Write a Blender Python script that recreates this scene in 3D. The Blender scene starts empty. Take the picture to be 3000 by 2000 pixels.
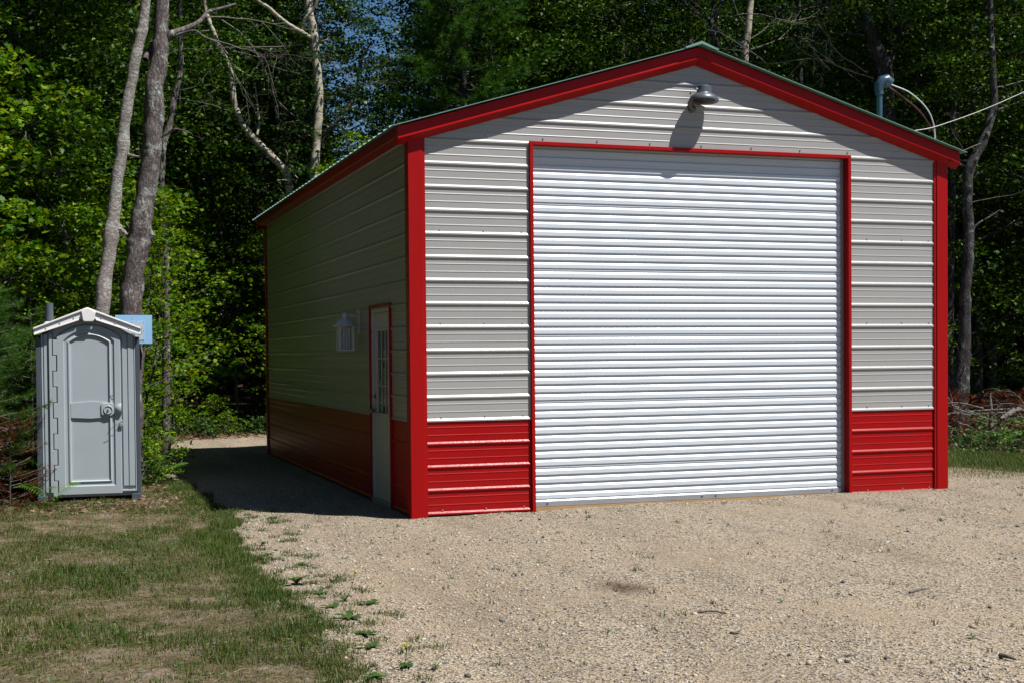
import bpy, math, random
import numpy as np
from mathutils import Vector, Matrix, noise
R = math.radians
sc = bpy.context.scene
rng = np.random.default_rng(7)
random.seed(7)

# ------------------------------------------------------------------ camera
CP = np.array([-3.3102, -12.7561, 1.5531]); YAW, PIT, ROL = 0.3283, -0.0213, -0.0088
FPX = 3953.4; PV = 1000 + 118.4
_fw = np.array([math.sin(YAW)*math.cos(PIT), math.cos(YAW)*math.cos(PIT), math.sin(PIT)])
_r = np.array([math.cos(YAW), -math.sin(YAW), 0.0]); _u = np.cross(_r, _fw)
RT = _r*math.cos(ROL) + _u*math.sin(ROL); UP = -_r*math.sin(ROL) + _u*math.cos(ROL)
cam = bpy.data.cameras.new('camera'); camo = bpy.data.objects.new('camera', cam)
sc.collection.objects.link(camo); sc.camera = camo
cam.sensor_width = 36; cam.lens = FPX/3000*36; cam.shift_y = 118.4/3000; cam.clip_end = 400
M = Matrix.Identity(4)
for i in range(3):
    M[i][0] = RT[i]; M[i][1] = UP[i]; M[i][2] = -_fw[i]; M[i][3] = CP[i]
camo.matrix_world = M

# ------------------------------------------------------------------ sky, sun, exposure
SUN = Vector((1.57, -1.57, 3.75)).normalized()
w = bpy.data.worlds.new('World'); sc.world = w; w.use_nodes = True
wn = w.node_tree.nodes; sky = wn.new('ShaderNodeTexSky'); sky.sky_type = 'NISHITA'
sky.sun_disc = False; sky.sun_elevation = math.asin(SUN.z); sky.sun_rotation = R(135)
sky.air_density = 1.0; sky.dust_density = 0.4; sky.ozone_density = 3.0
hs = wn.new('ShaderNodeHueSaturation'); hs.inputs['Saturation'].default_value = 1.25
w.node_tree.links.new(sky.outputs[0], hs.inputs['Color']); w.node_tree.links.new(hs.outputs[0], wn['Background'].inputs[0]); wn['Background'].inputs[1].default_value = 0.05
sl = bpy.data.lights.new('sun', 'SUN'); sl.energy = 5.0; sl.angle = R(0.5); sl.color = (1.0, 0.965, 0.91)
so = bpy.data.objects.new('sun', sl); sc.collection.objects.link(so); so.rotation_euler = SUN.to_track_quat('Z', 'Y').to_euler()
so.location = (10, -10, 25)
sc.view_settings.view_transform = 'Standard'; sc.view_settings.look = 'None'
sc.view_settings.exposure = 0.70; sc.view_settings.gamma = 1.0; sc.view_settings.use_curve_mapping = False
sc.cycles.use_denoising = True
sc.cycles.max_bounces = 6; sc.cycles.diffuse_bounces = 1; sc.cycles.glossy_bounces = 3
sc.cycles.transmission_bounces = 4; sc.cycles.transparent_max_bounces = 6
sc.cycles.use_adaptive_sampling = True; sc.cycles.adaptive_threshold = 0.012

# ------------------------------------------------------------------ helpers
def at(u, v, y):
    """point in the plane y = const that stands behind photo position u, v (3000 px wide)"""
    d = _fw + RT*(u-1500)/FPX - UP*(v-PV)/FPX
    return CP + d*(y-CP[1])/d[1]

def tag(o, label=None, cat=None, group=None, kind=None):
    if label: o['label'] = label
    if cat: o['category'] = cat
    if group: o['group'] = group
    if kind: o['kind'] = kind
    return o

def link(o, parent=None):
    sc.collection.objects.link(o)
    if parent is not None: o.parent = parent
    return o

def empty(name, loc=(0, 0, 0), rz=0):
    o = bpy.data.objects.new(name, None); link(o); o.location = [float(c) for c in loc]; o.rotation_euler = (0, 0, rz)
    o.empty_display_size = 0.2
    return o

def obj(name, me, parent=None, mat=None, loc=None):
    if mat is not None and len(me.materials) == 0: me.materials.append(mat)
    o = bpy.data.objects.new(name, me); link(o, parent)
    if loc is not None: o.location = [float(c) for c in loc]
    return o

class MB:
    """collects faces of one mesh"""
    def __init__(s): s.v = []; s.f = []
    def add(s, vs, fs):
        n = len(s.v); s.v += [tuple(float(c) for c in p) for p in vs]; s.f += [tuple(i+n for i in f) for f in fs]; return s
    def box(s, a, b):
        x0, y0, z0 = a; x1, y1, z1 = b
        return s.add([(x0,y0,z0),(x1,y0,z0),(x1,y1,z0),(x0,y1,z0),(x0,y0,z1),(x1,y0,z1),(x1,y1,z1),(x0,y1,z1)],
                     [(0,3,2,1),(4,5,6,7),(0,1,5,4),(1,2,6,5),(2,3,7,6),(3,0,4,7)])
    def prism(s, poly, axis, a, b):
        """poly: 2-D outline; extruded along axis (0,1,2) from a to b"""
        n = len(poly)
        def P(p, t):
            q = list(p); q.insert(axis, t); return q
        vs = [P(p, a) for p in poly] + [P(p, b) for p in poly]
        return s.add(vs, [tuple(range(n))[::-1], tuple(range(n, 2*n))] + [(i, (i+1) % n, n+(i+1) % n, n+i) for i in range(n)])
    def lathe(s, prof, n=20, c=(0, 0, 0), mat=None):
        vs = []; fs = []
        for r, z in prof:
            for k in range(n):
                a = 2*math.pi*k/n; vs.append((r*math.cos(a), r*math.sin(a), z))
        m = len(prof)
        for i in range(m-1):
            for k in range(n):
                fs.append((i*n+k, i*n+(k+1) % n, (i+1)*n+(k+1) % n, (i+1)*n+k))
        fs.append(tuple(range(n))[::-1]); fs.append(tuple((m-1)*n+k for k in range(n)))
        if mat is not None: vs = [tuple(mat @ Vector(p)) for p in vs]
        vs = [(p[0]+c[0], p[1]+c[1], p[2]+c[2]) for p in vs]
        return s.add(vs, fs)
    def tube(s, pts, rad, n=8):
        V, F = tube(pts, rad, n); return s.add(V.tolist(), F.tolist())
    def mesh(s, name, smooth=False, bevel=0):
        me = bpy.data.meshes.new(name); me.from_pydata(s.v, [], s.f); me.update()
        if smooth:
            me.polygons.foreach_set('use_smooth', [True]*len(me.polygons))
            try: me.set_sharp_from_angle(angle=R(35))
            except Exception: pass
        return me
    def build(s, name, mat, parent=None, smooth=False, bevel=0, loc=None):
        o = obj(name, s.mesh(name, smooth), parent, mat, loc)
        if bevel:
            m = o.modifiers.new('bevel', 'BEVEL'); m.width = bevel; m.segments = 2; m.limit_method = 'ANGLE'; m.angle_limit = R(40)
        return o

def tube(pts, rad, n=8, caps=True):
    P = np.array(pts, float); m = len(P)
    rad = np.full(m, rad, float) if np.isscalar(rad) else np.array(rad, float)
    T = np.gradient(P, axis=0); T /= np.linalg.norm(T, axis=1)[:, None]+1e-9
    ref = np.array([0.0, 0, 1]) if abs(T[0][2]) < 0.9 else np.array([1.0, 0, 0])
    A = np.cross(T[0], ref); A /= np.linalg.norm(A); V = []
    a = 2*np.pi*np.arange(n)/n
    for i in range(m):
        A = A - T[i]*(A@T[i]); A /= np.linalg.norm(A)+1e-9; B = np.cross(T[i], A)
        V.append(P[i] + rad[i]*(np.cos(a)[:, None]*A + np.sin(a)[:, None]*B))
    V = np.concatenate(V); F = []
    for i in range(m-1):
        for k in range(n):
            k2 = (k+1) % n; F += [(i*n+k, i*n+k2, (i+1)*n+k2), (i*n+k, (i+1)*n+k2, (i+1)*n+k)]
    return V, np.array(F, int)

def smoothpath(pts, sub=6):
    P = np.array(pts, float)
    if len(P) < 3: t = np.linspace(0, 1, sub+1)[:, None]; return P[0]*(1-t)+P[-1]*t
    Q = np.vstack([2*P[0]-P[1], P, 2*P[-1]-P[-2]]); out = []
    for i in range(1, len(Q)-2):
        for t in np.linspace(0, 1, sub, endpoint=False):
            a, b, c, d = Q[i-1], Q[i], Q[i+1], Q[i+2]
            out.append(0.5*((2*b)+(-a+c)*t+(2*a-5*b+4*c-d)*t*t+(-a+3*b-3*c+d)*t**3))
    out.append(P[-1]); return np.array(out)

def tri_mesh(name, V, F, rnd=None, smooth=False):
    me = bpy.data.meshes.new(name); V = np.asarray(V, np.float32); F = np.asarray(F, np.int32)
    me.vertices.add(len(V)); me.vertices.foreach_set('co', V.ravel())
    me.loops.add(F.size); me.loops.foreach_set('vertex_index', F.ravel())
    me.polygons.add(len(F)); k = F.shape[1]
    me.polygons.foreach_set('loop_start', np.arange(0, F.size, k, dtype=np.int32))
    me.polygons.foreach_set('loop_total', np.full(len(F), k, np.int32))
    if smooth: me.polygons.foreach_set('use_smooth', np.ones(len(F), bool))
    me.update(calc_edges=True)
    if rnd is not None:
        at_ = me.attributes.new('rnd', 'FLOAT', 'POINT'); at_.data.foreach_set('value', np.asarray(rnd, np.float32))
    return me

def rot_mats(yaw, pitch, roll):
    cy, sy, cp, sp, cr, sr = np.cos(yaw), np.sin(yaw), np.cos(pitch), np.sin(pitch), np.cos(roll), np.sin(roll)
    m = np.empty((len(yaw), 3, 3))
    m[:, 0, 0] = cy*cr - sy*sp*sr; m[:, 0, 1] = -sy*cp; m[:, 0, 2] = cy*sr + sy*sp*cr
    m[:, 1, 0] = sy*cr + cy*sp*sr; m[:, 1, 1] = cy*cp;  m[:, 1, 2] = sy*sr - cy*sp*cr
    m[:, 2, 0] = -cp*sr;           m[:, 2, 1] = sp;     m[:, 2, 2] = cp*cr
    return m

def scatter(TV, TF, P, Rm, S, rnd=None):
    """copies of one small template joined: returns V, F, rnd per vertex"""
    TV = np.asarray(TV, float); TF = np.asarray(TF, int); n = len(P)
    S = np.asarray(S, float)
    if S.ndim == 1: S = S[:, None]
    L = TV[None, :, :]*S[:, None, :]
    V = np.einsum('nij,nkj->nki', Rm, L) + P[:, None, :]
    F = TF[None, :, :] + (np.arange(n)*len(TV))[:, None, None]
    rn = np.repeat(rng.random(n) if rnd is None else rnd, len(TV))
    return V.reshape(-1, 3), F.reshape(-1, TF.shape[1]), rn

def join(parts):
    Vs, Fs, Rs, n = [], [], [], 0
    for V, F, r in parts:
        Vs.append(V); Fs.append(F+n); Rs.append(r); n += len(V)
    return np.concatenate(Vs), np.concatenate(Fs), np.concatenate(Rs)

# ------------------------------------------------------------------ materials
ALB = 0.80
def newmat(name):
    m = bpy.data.materials.new(name); m.use_nodes = True
    nt = m.node_tree; return m, nt, nt.nodes, nt.links, nt.nodes['Principled BSDF']

def ramp(nt, stops, fac=None, interp='LINEAR'):
    stops = [(p, c if c[0] == c[1] == c[2] else tuple(q*ALB for q in c)) for p, c in stops]
    r = nt.nodes.new('ShaderNodeValToRGB'); e = r.color_ramp.elements; r.color_ramp.interpolation = interp
    while len(e) < len(stops): e.new(0.5)
    for i, (p, c) in enumerate(stops): e[i].position = p; e[i].color = (*c, 1) if len(c) == 3 else c
    if fac is not None: nt.links.new(fac, r.inputs[0])
    return r

def noise_node(nt, scale, detail=3, rough=0.55, vec=None, dist=0):
    n = nt.nodes.new('ShaderNodeTexNoise'); n.inputs['Scale'].default_value = scale
    n.inputs['Detail'].default_value = detail; n.inputs['Roughness'].default_value = rough; n.inputs['Distortion'].default_value = dist
    if vec is not None: nt.links.new(vec, n.inputs['Vector'])
    return n

def mapping(nt, scale=(1, 1, 1), coord='Object'):
    tc = nt.nodes.new('ShaderNodeTexCoord'); mp = nt.nodes.new('ShaderNodeMapping'); mp.inputs['Scale'].default_value = scale
    nt.links.new(tc.outputs[coord], mp.inputs['Vector']); return mp.outputs[0]

def bump(nt, h, strength=0.3, dist=0.01, prev=None):
    b = nt.nodes.new('ShaderNodeBump'); b.inputs['Strength'].default_value = strength; b.inputs['Distance'].default_value = dist
    nt.links.new(h, b.inputs['Height'])
    if prev is not None: nt.links.new(prev, b.inputs['Normal'])
    return b.outputs[0]

def mixc(nt, a, b, fac, mode='MIX'):
    m = nt.nodes.new('ShaderNodeMix'); m.data_type = 'RGBA'; m.blend_type = mode
    for s, k in ((a, 6), (b, 7)):
        if hasattr(s, 'links'): nt.links.new(s, m.inputs[k])
        else: m.inputs[k].default_value = (*s, 1)
    if hasattr(fac, 'links'): nt.links.new(fac, m.inputs[0])
    else: m.inputs[0].default_value = fac
    return m.outputs[2]

def paint(name, col, rough=0.35, var=0.06, spec=0.5, metal=0, warp=0.0, dirt=0.0, coat=0):
    m, nt, N, L, b = newmat(name); v = mapping(nt)
    n1 = noise_node(nt, 2.3, 4, 0.6, v); n2 = noise_node(nt, 60, 2, 0.5, v)
    lo = tuple(c*(1-var) for c in col); hi = tuple(min(1, c*(1+var)) for c in col)
    r = ramp(nt, [(0.3, lo), (0.7, hi)], n1.outputs[0])
    out = r.outputs[0]
    if dirt:
        tc = nt.nodes.new('ShaderNodeTexCoord'); sx = nt.nodes.new('ShaderNodeSeparateXYZ'); L.new(tc.outputs['Object'], sx.inputs[0])
        mr = nt.nodes.new('ShaderNodeMapRange'); mr.inputs[1].default_value = 0.55; mr.inputs[2].default_value = 0.0; mr.inputs[3].default_value = 0; mr.inputs[4].default_value = dirt
        L.new(sx.outputs[2], mr.inputs[0]); nn = noise_node(nt, 7, 5, 0.7, v)
        mm = nt.nodes.new('ShaderNodeMath'); mm.operation = 'MULTIPLY'; L.new(mr.outputs[0], mm.inputs[0]); L.new(nn.outputs[0], mm.inputs[1])
        out = mixc(nt, out, (0.33, 0.27, 0.2), mm.outputs[0])
    L.new(out, b.inputs['Base Color'])
    rr = ramp(nt, [(0.3, (rough*0.85,)*3), (0.75, (min(1, rough*1.25),)*3)], n2.outputs[0]); L.new(rr.outputs[0], b.inputs['Roughness'])
    b.inputs['Metallic'].default_value = metal; b.inputs['Specular IOR Level'].default_value = spec
    if coat: b.inputs['Coat Weight'].default_value = coat; b.inputs['Coat Roughness'].default_value = 0.15
    if warp:
        v2 = mapping(nt, (0.8, 0.8, 3.0)); n3 = noise_node(nt, 1.6, 2, 0.5, v2)
        L.new(bump(nt, n3.outputs[0], 1.0, warp), b.inputs['Normal'])
    return m

M_siding = paint('siding_grey_paint', (0.385, 0.378, 0.37), 0.30, 0.02, 0.4, warp=0.0015, dirt=0.15)
M_red = paint('red_paint', (0.36, 0.002, 0.003), 0.36, 0.04, 0.18, warp=0.0012, dirt=0.02)
M_trim = paint('red_trim_paint', (0.36, 0.002, 0.002), 0.40, 0.04, 0.18, warp=0.001)
M_curtain = paint('white_curtain_paint', (0.66, 0.72, 0.79), 0.33, 0.015, 0.5, warp=0.0006, dirt=0.1)
M_galv = paint('galvanised_steel', (0.48, 0.50, 0.53), 0.38, 0.1, 0.5, metal=0.6)
M_roof = paint('green_roof_paint', (0.16, 0.32, 0.27), 0.45, 0.06, 0.5)
M_roofund = paint('roof_underside', (0.35, 0.34, 0.30), 0.5, 0.06)
M_white = paint('white_enamel', (0.72, 0.73, 0.74), 0.35, 0.03)
M_doorwhite = paint('door_white', (0.62, 0.62, 0.60), 0.4, 0.03)
M_brass = paint('dull_nickel', (0.30, 0.27, 0.22), 0.3, 0.08, metal=0.9)
M_lampgrey = paint('lamp_grey', (0.085, 0.10, 0.115), 0.35, 0.05, coat=0.3)
M_plastic = paint('grey_polyethylene', (0.40, 0.455, 0.50), 0.42, 0.04, 0.4, dirt=0.12)
M_plasticW = paint('white_polyethylene', (0.90, 0.89, 0.91), 0.45, 0.03, 0.4)
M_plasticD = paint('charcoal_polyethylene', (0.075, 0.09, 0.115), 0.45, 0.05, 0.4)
M_black = paint('black_rubber', (0.012, 0.012, 0.014), 0.6, 0.1)
M_pipe = paint('blue_grey_conduit', (0.07, 0.13, 0.18), 0.30, 0.08, metal=0.4)
M_sign = paint('sky_blue_board', (0.30, 0.56, 0.86), 0.5, 0.03)
M_paper = paint('paper', (0.72, 0.73, 0.76), 0.6, 0.03)
M_ink = paint('ink', (0.06, 0.05, 0.06), 0.6, 0.03)
M_wood = paint('pine_board', (0.45, 0.27, 0.12), 0.6, 0.15)
M_cablew = paint('white_cable', (0.6, 0.6, 0.6), 0.45, 0.03)
M_cablep = paint('maroon_cable', (0.20, 0.04, 0.09), 0.4, 0.03)
M_alu = paint('aluminium_cable', (0.40, 0.40, 0.41), 0.45, 0.05)

m, nt, N, L, b = newmat('glass_dark'); M_glass = m
b.inputs['Base Color'].default_value = (0.01, 0.012, 0.012, 1); b.inputs['Roughness'].default_value = 0.03; b.inputs['Specular IOR Level'].default_value = 0.8
m, nt, N, L, b = newmat('clear_plastic'); M_clear = m
b.inputs['Base Color'].default_value = (0.6, 0.75, 0.9, 1); b.inputs['Roughness'].default_value = 0.12; b.inputs['Alpha'].default_value = 0.25

def leafmat(name, stops, trans, tfac=0.30, rough=0.5, spec=0.22):
    m, nt, N, L, b = newmat(name)
    a = N.new('ShaderNodeAttribute'); a.attribute_name = 'rnd'
    r = ramp(nt, stops, a.outputs['Fac']); L.new(r.outputs[0], b.inputs['Base Color'])
    b.inputs['Roughness'].default_value = rough; b.inputs['Specular IOR Level'].default_value = spec
    t = N.new('ShaderNodeBsdfTranslucent'); tc = mixc(nt, r.outputs[0], trans, 1.0, 'MULTIPLY')
    tcn = tc.node; L.new(tc, t.inputs[0])
    mx = N.new('ShaderNodeMixShader'); mx.inputs[0].default_value = tfac
    L.new(b.outputs[0], mx.inputs[1]); L.new(t.outputs[0], mx.inputs[2]); L.new(mx.outputs[0], N['Material Output'].inputs[0])
    return m

M_maple = leafmat('maple_leaf', [(0, (0.026, 0.09, 0.004)), (0.6, (0.085, 0.19, 0.007)), (1, (0.25, 0.35, 0.012))], (1.7, 1.5, 0.6), 0.33, 0.5, 0.12)
M_aspen = leafmat('aspen_leaf', [(0, (0.012, 0.036, 0.008)), (0.75, (0.026, 0.065, 0.010)), (1, (0.10, 0.17, 0.05))], (1.5, 1.6, 0.6), 0.2, 0.42, 0.25)
M_forest = leafmat('forest_leaf', [(0, (0.010, 0.034, 0.003)), (0.6, (0.026, 0.070, 0.005)), (0.85, (0.06, 0.13, 0.008)), (1, (0.13, 0.22, 0.015))], (1.6, 1.5, 0.6), 0.2, 0.5, 0.14)
M_needle = leafmat('pine_needle', [(0, (0.02, 0.07, 0.008)), (0.7, (0.06, 0.16, 0.010)), (1, (0.12, 0.24, 0.015))], (1.3, 1.3, 0.7), 0.25, 0.5)
M_rust = leafmat('dead_needle', [(0, (0.07, 0.014, 0.006)), (0.7, (0.16, 0.04, 0.014)), (1, (0.26, 0.09, 0.03))], (1.2, 1, 0.8), 0.2, 0.7, 0.1)
M_fern = leafmat('fern_frond', [(0, (0.06, 0.16, 0.015)), (0.7, (0.12, 0.27, 0.03)), (1, (0.20, 0.36, 0.06))], (1.4, 1.4, 0.7), 0.35, 0.5)
M_weed = leafmat('weed_leaf', [(0, (0.035, 0.085, 0.018)), (0.7, (0.065, 0.14, 0.03)), (1, (0.12, 0.18, 0.04))], (1.3, 1.3, 0.7), 0.25)
M_blade = leafmat('grass_blade', [(0, (0.03, 0.075, 0.006)), (0.5, (0.075, 0.115, 0.010)), (0.75, (0.125, 0.13, 0.022)), (0.9, (0.23, 0.18, 0.085)), (1, (0.36, 0.30, 0.20))], (1.3, 1.3, 0.8), 0.25, 0.55, 0.25)
M_litter = leafmat('dead_leaf', [(0, (0.10, 0.055, 0.035)), (0.6, (0.20, 0.12, 0.075)), (1, (0.34, 0.25, 0.18))], (1.0, 0.8, 0.7), 0.15, 0.7, 0.15)
M_berry = leafmat('yellow_petal', [(0, (0.5, 0.42, 0.04)), (1, (0.6, 0.52, 0.08))], (1, 1, 0.6), 0.2)

def bark(name, dark, mid, light, sc_=(9, 9, 3), bstr=0.9, scars=0.0, lichen=0.0):
    m, nt, N, L, b = newmat(name); v = mapping(nt, sc_)
    n1 = noise_node(nt, 1.6, 6, 0.65, v, 0.6)
    vo = N.new('ShaderNodeTexVoronoi'); vo.feature = 'DISTANCE_TO_EDGE'; vo.inputs['Scale'].default_value = 1.7
    nd = noise_node(nt, 1.1, 4, 0.7, v); va = N.new('ShaderNodeVectorMath'); va.operation = 'MULTIPLY_ADD'; L.new(nd.outputs['Color'], va.inputs[0]); va.inputs[1].default_value = (1.6, 1.6, 1.6); L.new(v, va.inputs[2])
    L.new(va.outputs[0], vo.inputs['Vector'])
    r = ramp(nt, [(0.25, dark), (0.5, mid), (0.72, light)], n1.outputs[0]); c = r.outputs[0]
    crack = ramp(nt, [(0.0, (0, 0, 0)), (0.07, (0.7, 0.7, 0.7)), (0.3, (1, 1, 1))], vo.outputs['Distance'])
    c = mixc(nt, c, tuple(x*0.3 for x in dark), 0.0) if False else c
    mm = N.new('ShaderNodeMath'); mm.operation = 'MULTIPLY_ADD'; L.new(crack.outputs[0], mm.inputs[0]); mm.inputs[1].default_value = 0.4; mm.inputs[2].default_value = 0.6
    if scars == 0: c = mixc(nt, c, mm.outputs[0], 0.8, 'MULTIPLY')
    if lichen:
        nl = noise_node(nt, 5.0, 6, 0.75, mapping(nt, (1, 1, 1)))
        lr = ramp(nt, [(0.54, (0, 0, 0)), (0.62, (lichen,)*3)], nl.outputs[0]); c = mixc(nt, c, (0.34, 0.36, 0.33), lr.outputs[0])
    if scars:
        v2 = mapping(nt, (5, 5, 28)); n2 = noise_node(nt, 1.0, 3, 0.6, v2, 0.3)
        s2 = ramp(nt, [(0.56, (0, 0, 0)), (0.63, (scars,)*3)], n2.outputs[0]); c = mixc(nt, c, (0.035, 0.03, 0.025), s2.outputs[0])
        n3 = noise_node(nt, 1.3, 3, 0.6, mapping(nt, (1.5, 1.5, 1.5))); s3 = ramp(nt, [(0.56, (0, 0, 0)), (0.66, (0.8,)*3)], n3.outputs[0])
        c = mixc(nt, c, (0.06, 0.05, 0.04), s3.outputs[0])
    L.new(c, b.inputs['Base Color']); b.inputs['Roughness'].default_value = 0.85; b.inputs['Specular IOR Level'].default_value = 0.2
    ad = N.new('ShaderNodeMath'); ad.operation = 'ADD'; L.new(n1.outputs[0], ad.inputs[0]); L.new(crack.outputs[0], ad.inputs[1])
    L.new(bump(nt, ad.outputs[0], bstr, 0.012), b.inputs['Normal'])
    return m
M_barkgrey = bark('grey_brown_bark', (0.09, 0.07, 0.066), (0.17, 0.14, 0.135), (0.27, 0.24, 0.23), (14, 14, 5), 1.0, lichen=0.8)
M_barklight = bark('light_brown_bark', (0.16, 0.135, 0.12), (0.32, 0.285, 0.26), (0.44, 0.40, 0.37), (8, 8, 12), 0.8, lichen=0.6)
M_aspenbark = bark('aspen_bark', (0.28, 0.25, 0.19), (0.44, 0.40, 0.31), (0.56, 0.52, 0.42), (5, 5, 9), 0.4, scars=0.9)
M_darkbark = bark('dark_bark', (0.022, 0.02, 0.02), (0.05, 0.045, 0.045), (0.13, 0.125, 0.12), (14, 14, 4), 1.0, lichen=0.35)
M_dead = bark('dead_wood', (0.10, 0.088, 0.08), (0.20, 0.18, 0.165), (0.34, 0.32, 0.30), (20, 20, 20), 0.5)
M_twig = bark('twig_bark', (0.09, 0.08, 0.07), (0.17, 0.15, 0.13), (0.27, 0.25, 0.22), (20, 20, 20), 0.4)

# ------------------------------------------------------------------ ground
def H(x, y):
    """height of the terrain"""
    x = np.asarray(x, float); y = np.asarray(y, float)
    h = -0.045 + 0.010*np.sin(x*1.3+0.4)*np.cos(y*0.9) + 0.006*np.sin(x*3.1+y*2.3) + 0.004*np.sin(x*7.7-y*5.1+1)
    h = h + 0.02*np.clip(-y-2, 0, 6)/6*np.sin(x*1.1+2)
    h = h - 0.015*np.exp(-((x-0.6)**2/1.2+(y)**2/0.5))
    # gravel banked against the right of the front wall
    h = h + 0.035*np.clip(x/3, 0, 1)*np.exp(-y*y/6)
    # forest floor rolls a little
    d = np.clip(y-16, 0, 40); h = h + 0.03*d + 0.25*np.clip(d/10, 0, 1)*np.sin(x*0.35)*np.cos(y*0.3)
    return h
def bx(y):
    """left edge of the gravel"""
    y = np.asarray(y, float)
    b = np.interp(y, [-14, -6.3, -5.7, -5, -4.3, -3.3, -2.2, -1.2, 0.2, 0.9, 2.5, 5, 9, 11, 13.6, 14.5], [-1.9, -1.82, -1.72, -1.74, -1.78, -1.8, -1.8, -1.82, -1.70, -1.62, -1.72, -1.85, -1.9, -1.6, -1.0, 0.4])
    b = b - 0.12*np.clip((0.6-y)/2.0, 0, 1)
    return b + 0.05*np.sin(y*5.1) + 0.035*np.sin(y*11.3+1) + 0.02*np.sin(y*23+2)
def rx(y):
    y = np.asarray(y, float)
    return np.interp(y, [-14, -3, 0.6, 1.3, 2.7, 4, 6, 15], [16, 13.0, 9.0, 8.45, 8.2, 7.9, 7.6, 7.4]) + 0.06*np.sin(y*4.3) + 0.03*np.sin(y*9.7)

def ribbon(name, fa, fb, ys, nx, mat, xs_pow=1.0):
    t = np.linspace(0, 1, nx+1); Y = np.repeat(ys, nx+1)
    a = fa(ys)[:, None]; c = fb(ys)[:, None]; X = (a+(c-a)*t[None, :]).ravel()
    V = np.stack([X, Y, H(X, Y)], 1); ny = len(ys)-1; i = np.arange(ny)[:, None]*(nx+1)+np.arange(nx)[None, :]
    F = np.stack([i, i+1, i+nx+2, i+nx+1], -1).reshape(-1, 4)
    return obj(name, tri_mesh(name, V, F, smooth=True), None, mat)

def gravel_mat():
    m, nt, N, L, b = newmat('gravel'); v = mapping(nt)
    v1 = N.new('ShaderNodeTexVoronoi'); v1.inputs['Scale'].default_value = 70; L.new(v, v1.inputs['Vector'])
    v2 = N.new('ShaderNodeTexVoronoi'); v2.inputs['Scale'].default_value = 170; L.new(v, v2.inputs['Vector'])
    big = noise_node(nt, 0.55, 4, 0.6, v)
    mid = noise_node(nt, 5, 4, 0.7, v)
    sep = N.new('ShaderNodeSeparateColor'); L.new(v1.outputs['Color'], sep.inputs[0])
    r1 = ramp(nt, [(0.0, (0.05, 0.05, 0.055)), (0.14, (0.20, 0.17, 0.135)), (0.5, (0.425, 0.34, 0.238)), (0.8, (0.50, 0.405, 0.29)), (1, (0.55, 0.52, 0.47))], sep.outputs[0])
    sand = ramp(nt, [(0.3, (0.355, 0.27, 0.187)), (0.7, (0.46, 0.36, 0.255))], mid.outputs[0])
    f = ramp(nt, [(0.36, (0.5,)*3), (0.54, (1.0,)*3)], big.outputs[0])
    c = mixc(nt, sand.outputs[0], r1.outputs[0], f.outputs[0])
    sep2 = N.new('ShaderNodeSeparateColor'); L.new(v2.outputs['Color'], sep2.inputs[0])
    r2 = ramp(nt, [(0.0, (0.35,)*3), (0.16, (0.8,)*3), (1, (1.2, 1.18, 1.12))], sep2.outputs[0])
    c = mixc(nt, c, r2.outputs[0], 0.8, 'MULTIPLY')
    mp = N.new('ShaderNodeMapping'); mp.inputs['Rotation'].default_value = (0, 0, R(28)); mp.inputs['Scale'].default_value = (1.5, 0.28, 1); L.new(v, mp.inputs['Vector'])
    st = noise_node(nt, 1.1, 4, 0.65, mp.outputs[0], 0.4); sr = ramp(nt, [(0.34, (0.80,)*3), (0.5, (0.98,)*3), (0.7, (1.08,)*3)], st.outputs[0])
    c = mixc(nt, c, sr.outputs[0], 1.0, 'MULTIPLY')
    L.new(c, b.inputs['Base Color']); b.inputs['Roughness'].default_value = 0.9; b.inputs['Specular IOR Level'].default_value = 0.15
    n = bump(nt, v1.outputs['Distance'], 0.9, 0.012); n = bump(nt, v2.outputs['Distance'], 0.7, 0.005, n)
    L.new(n, b.inputs['Normal']); return m
M_gravel = gravel_mat()

def dirt_mat(name, c0, c1, c2, litter=False):
    m, nt, N, L, b = newmat(name); v = mapping(nt)
    n1 = noise_node(nt, 3.0, 5, 0.65, v); n2 = noise_node(nt, 45, 4, 0.7, v)
    r = ramp(nt, [(0.3, c0), (0.5, c1), (0.7, c2)], n1.outputs[0])
    g = ramp(nt, [(0.3, (0.6,)*3), (0.6, (1.1,)*3)], n2.outputs[0]); c = mixc(nt, r.outputs[0], g.outputs[0], 0.8, 'MULTIPLY')
    if litter:
        vo = N.new('ShaderNodeTexVoronoi'); vo.inputs['Scale'].default_value = 13; L.new(v, vo.inputs['Vector'])
        s = N.new('ShaderNodeSeparateColor'); L.new(vo.outputs['Color'], s.inputs[0])
        rr = ramp(nt, [(0, (0.03, 0.02, 0.013)), (0.6, (0.09, 0.055, 0.035)), (1, (0.2, 0.13, 0.08))], s.outputs[0]); c = mixc(nt, c, rr.outputs[0], 0.6)
    L.new(c, b.inputs['Base Color']); b.inputs['Roughness'].default_value = 0.95; b.inputs['Specular IOR Level'].default_value = 0.1
    L.new(bump(nt, n2.outputs[0], 0.8, 0.012), b.inputs['Normal']); return m
M_lawn = dirt_mat('lawn_soil', (0.065, 0.055, 0.026), (0.12, 0.095, 0.058), (0.27, 0.21, 0.17))
M_floor = dirt_mat('forest_soil', (0.03, 0.022, 0.015), (0.06, 0.045, 0.03), (0.11, 0.085, 0.06), True)

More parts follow.
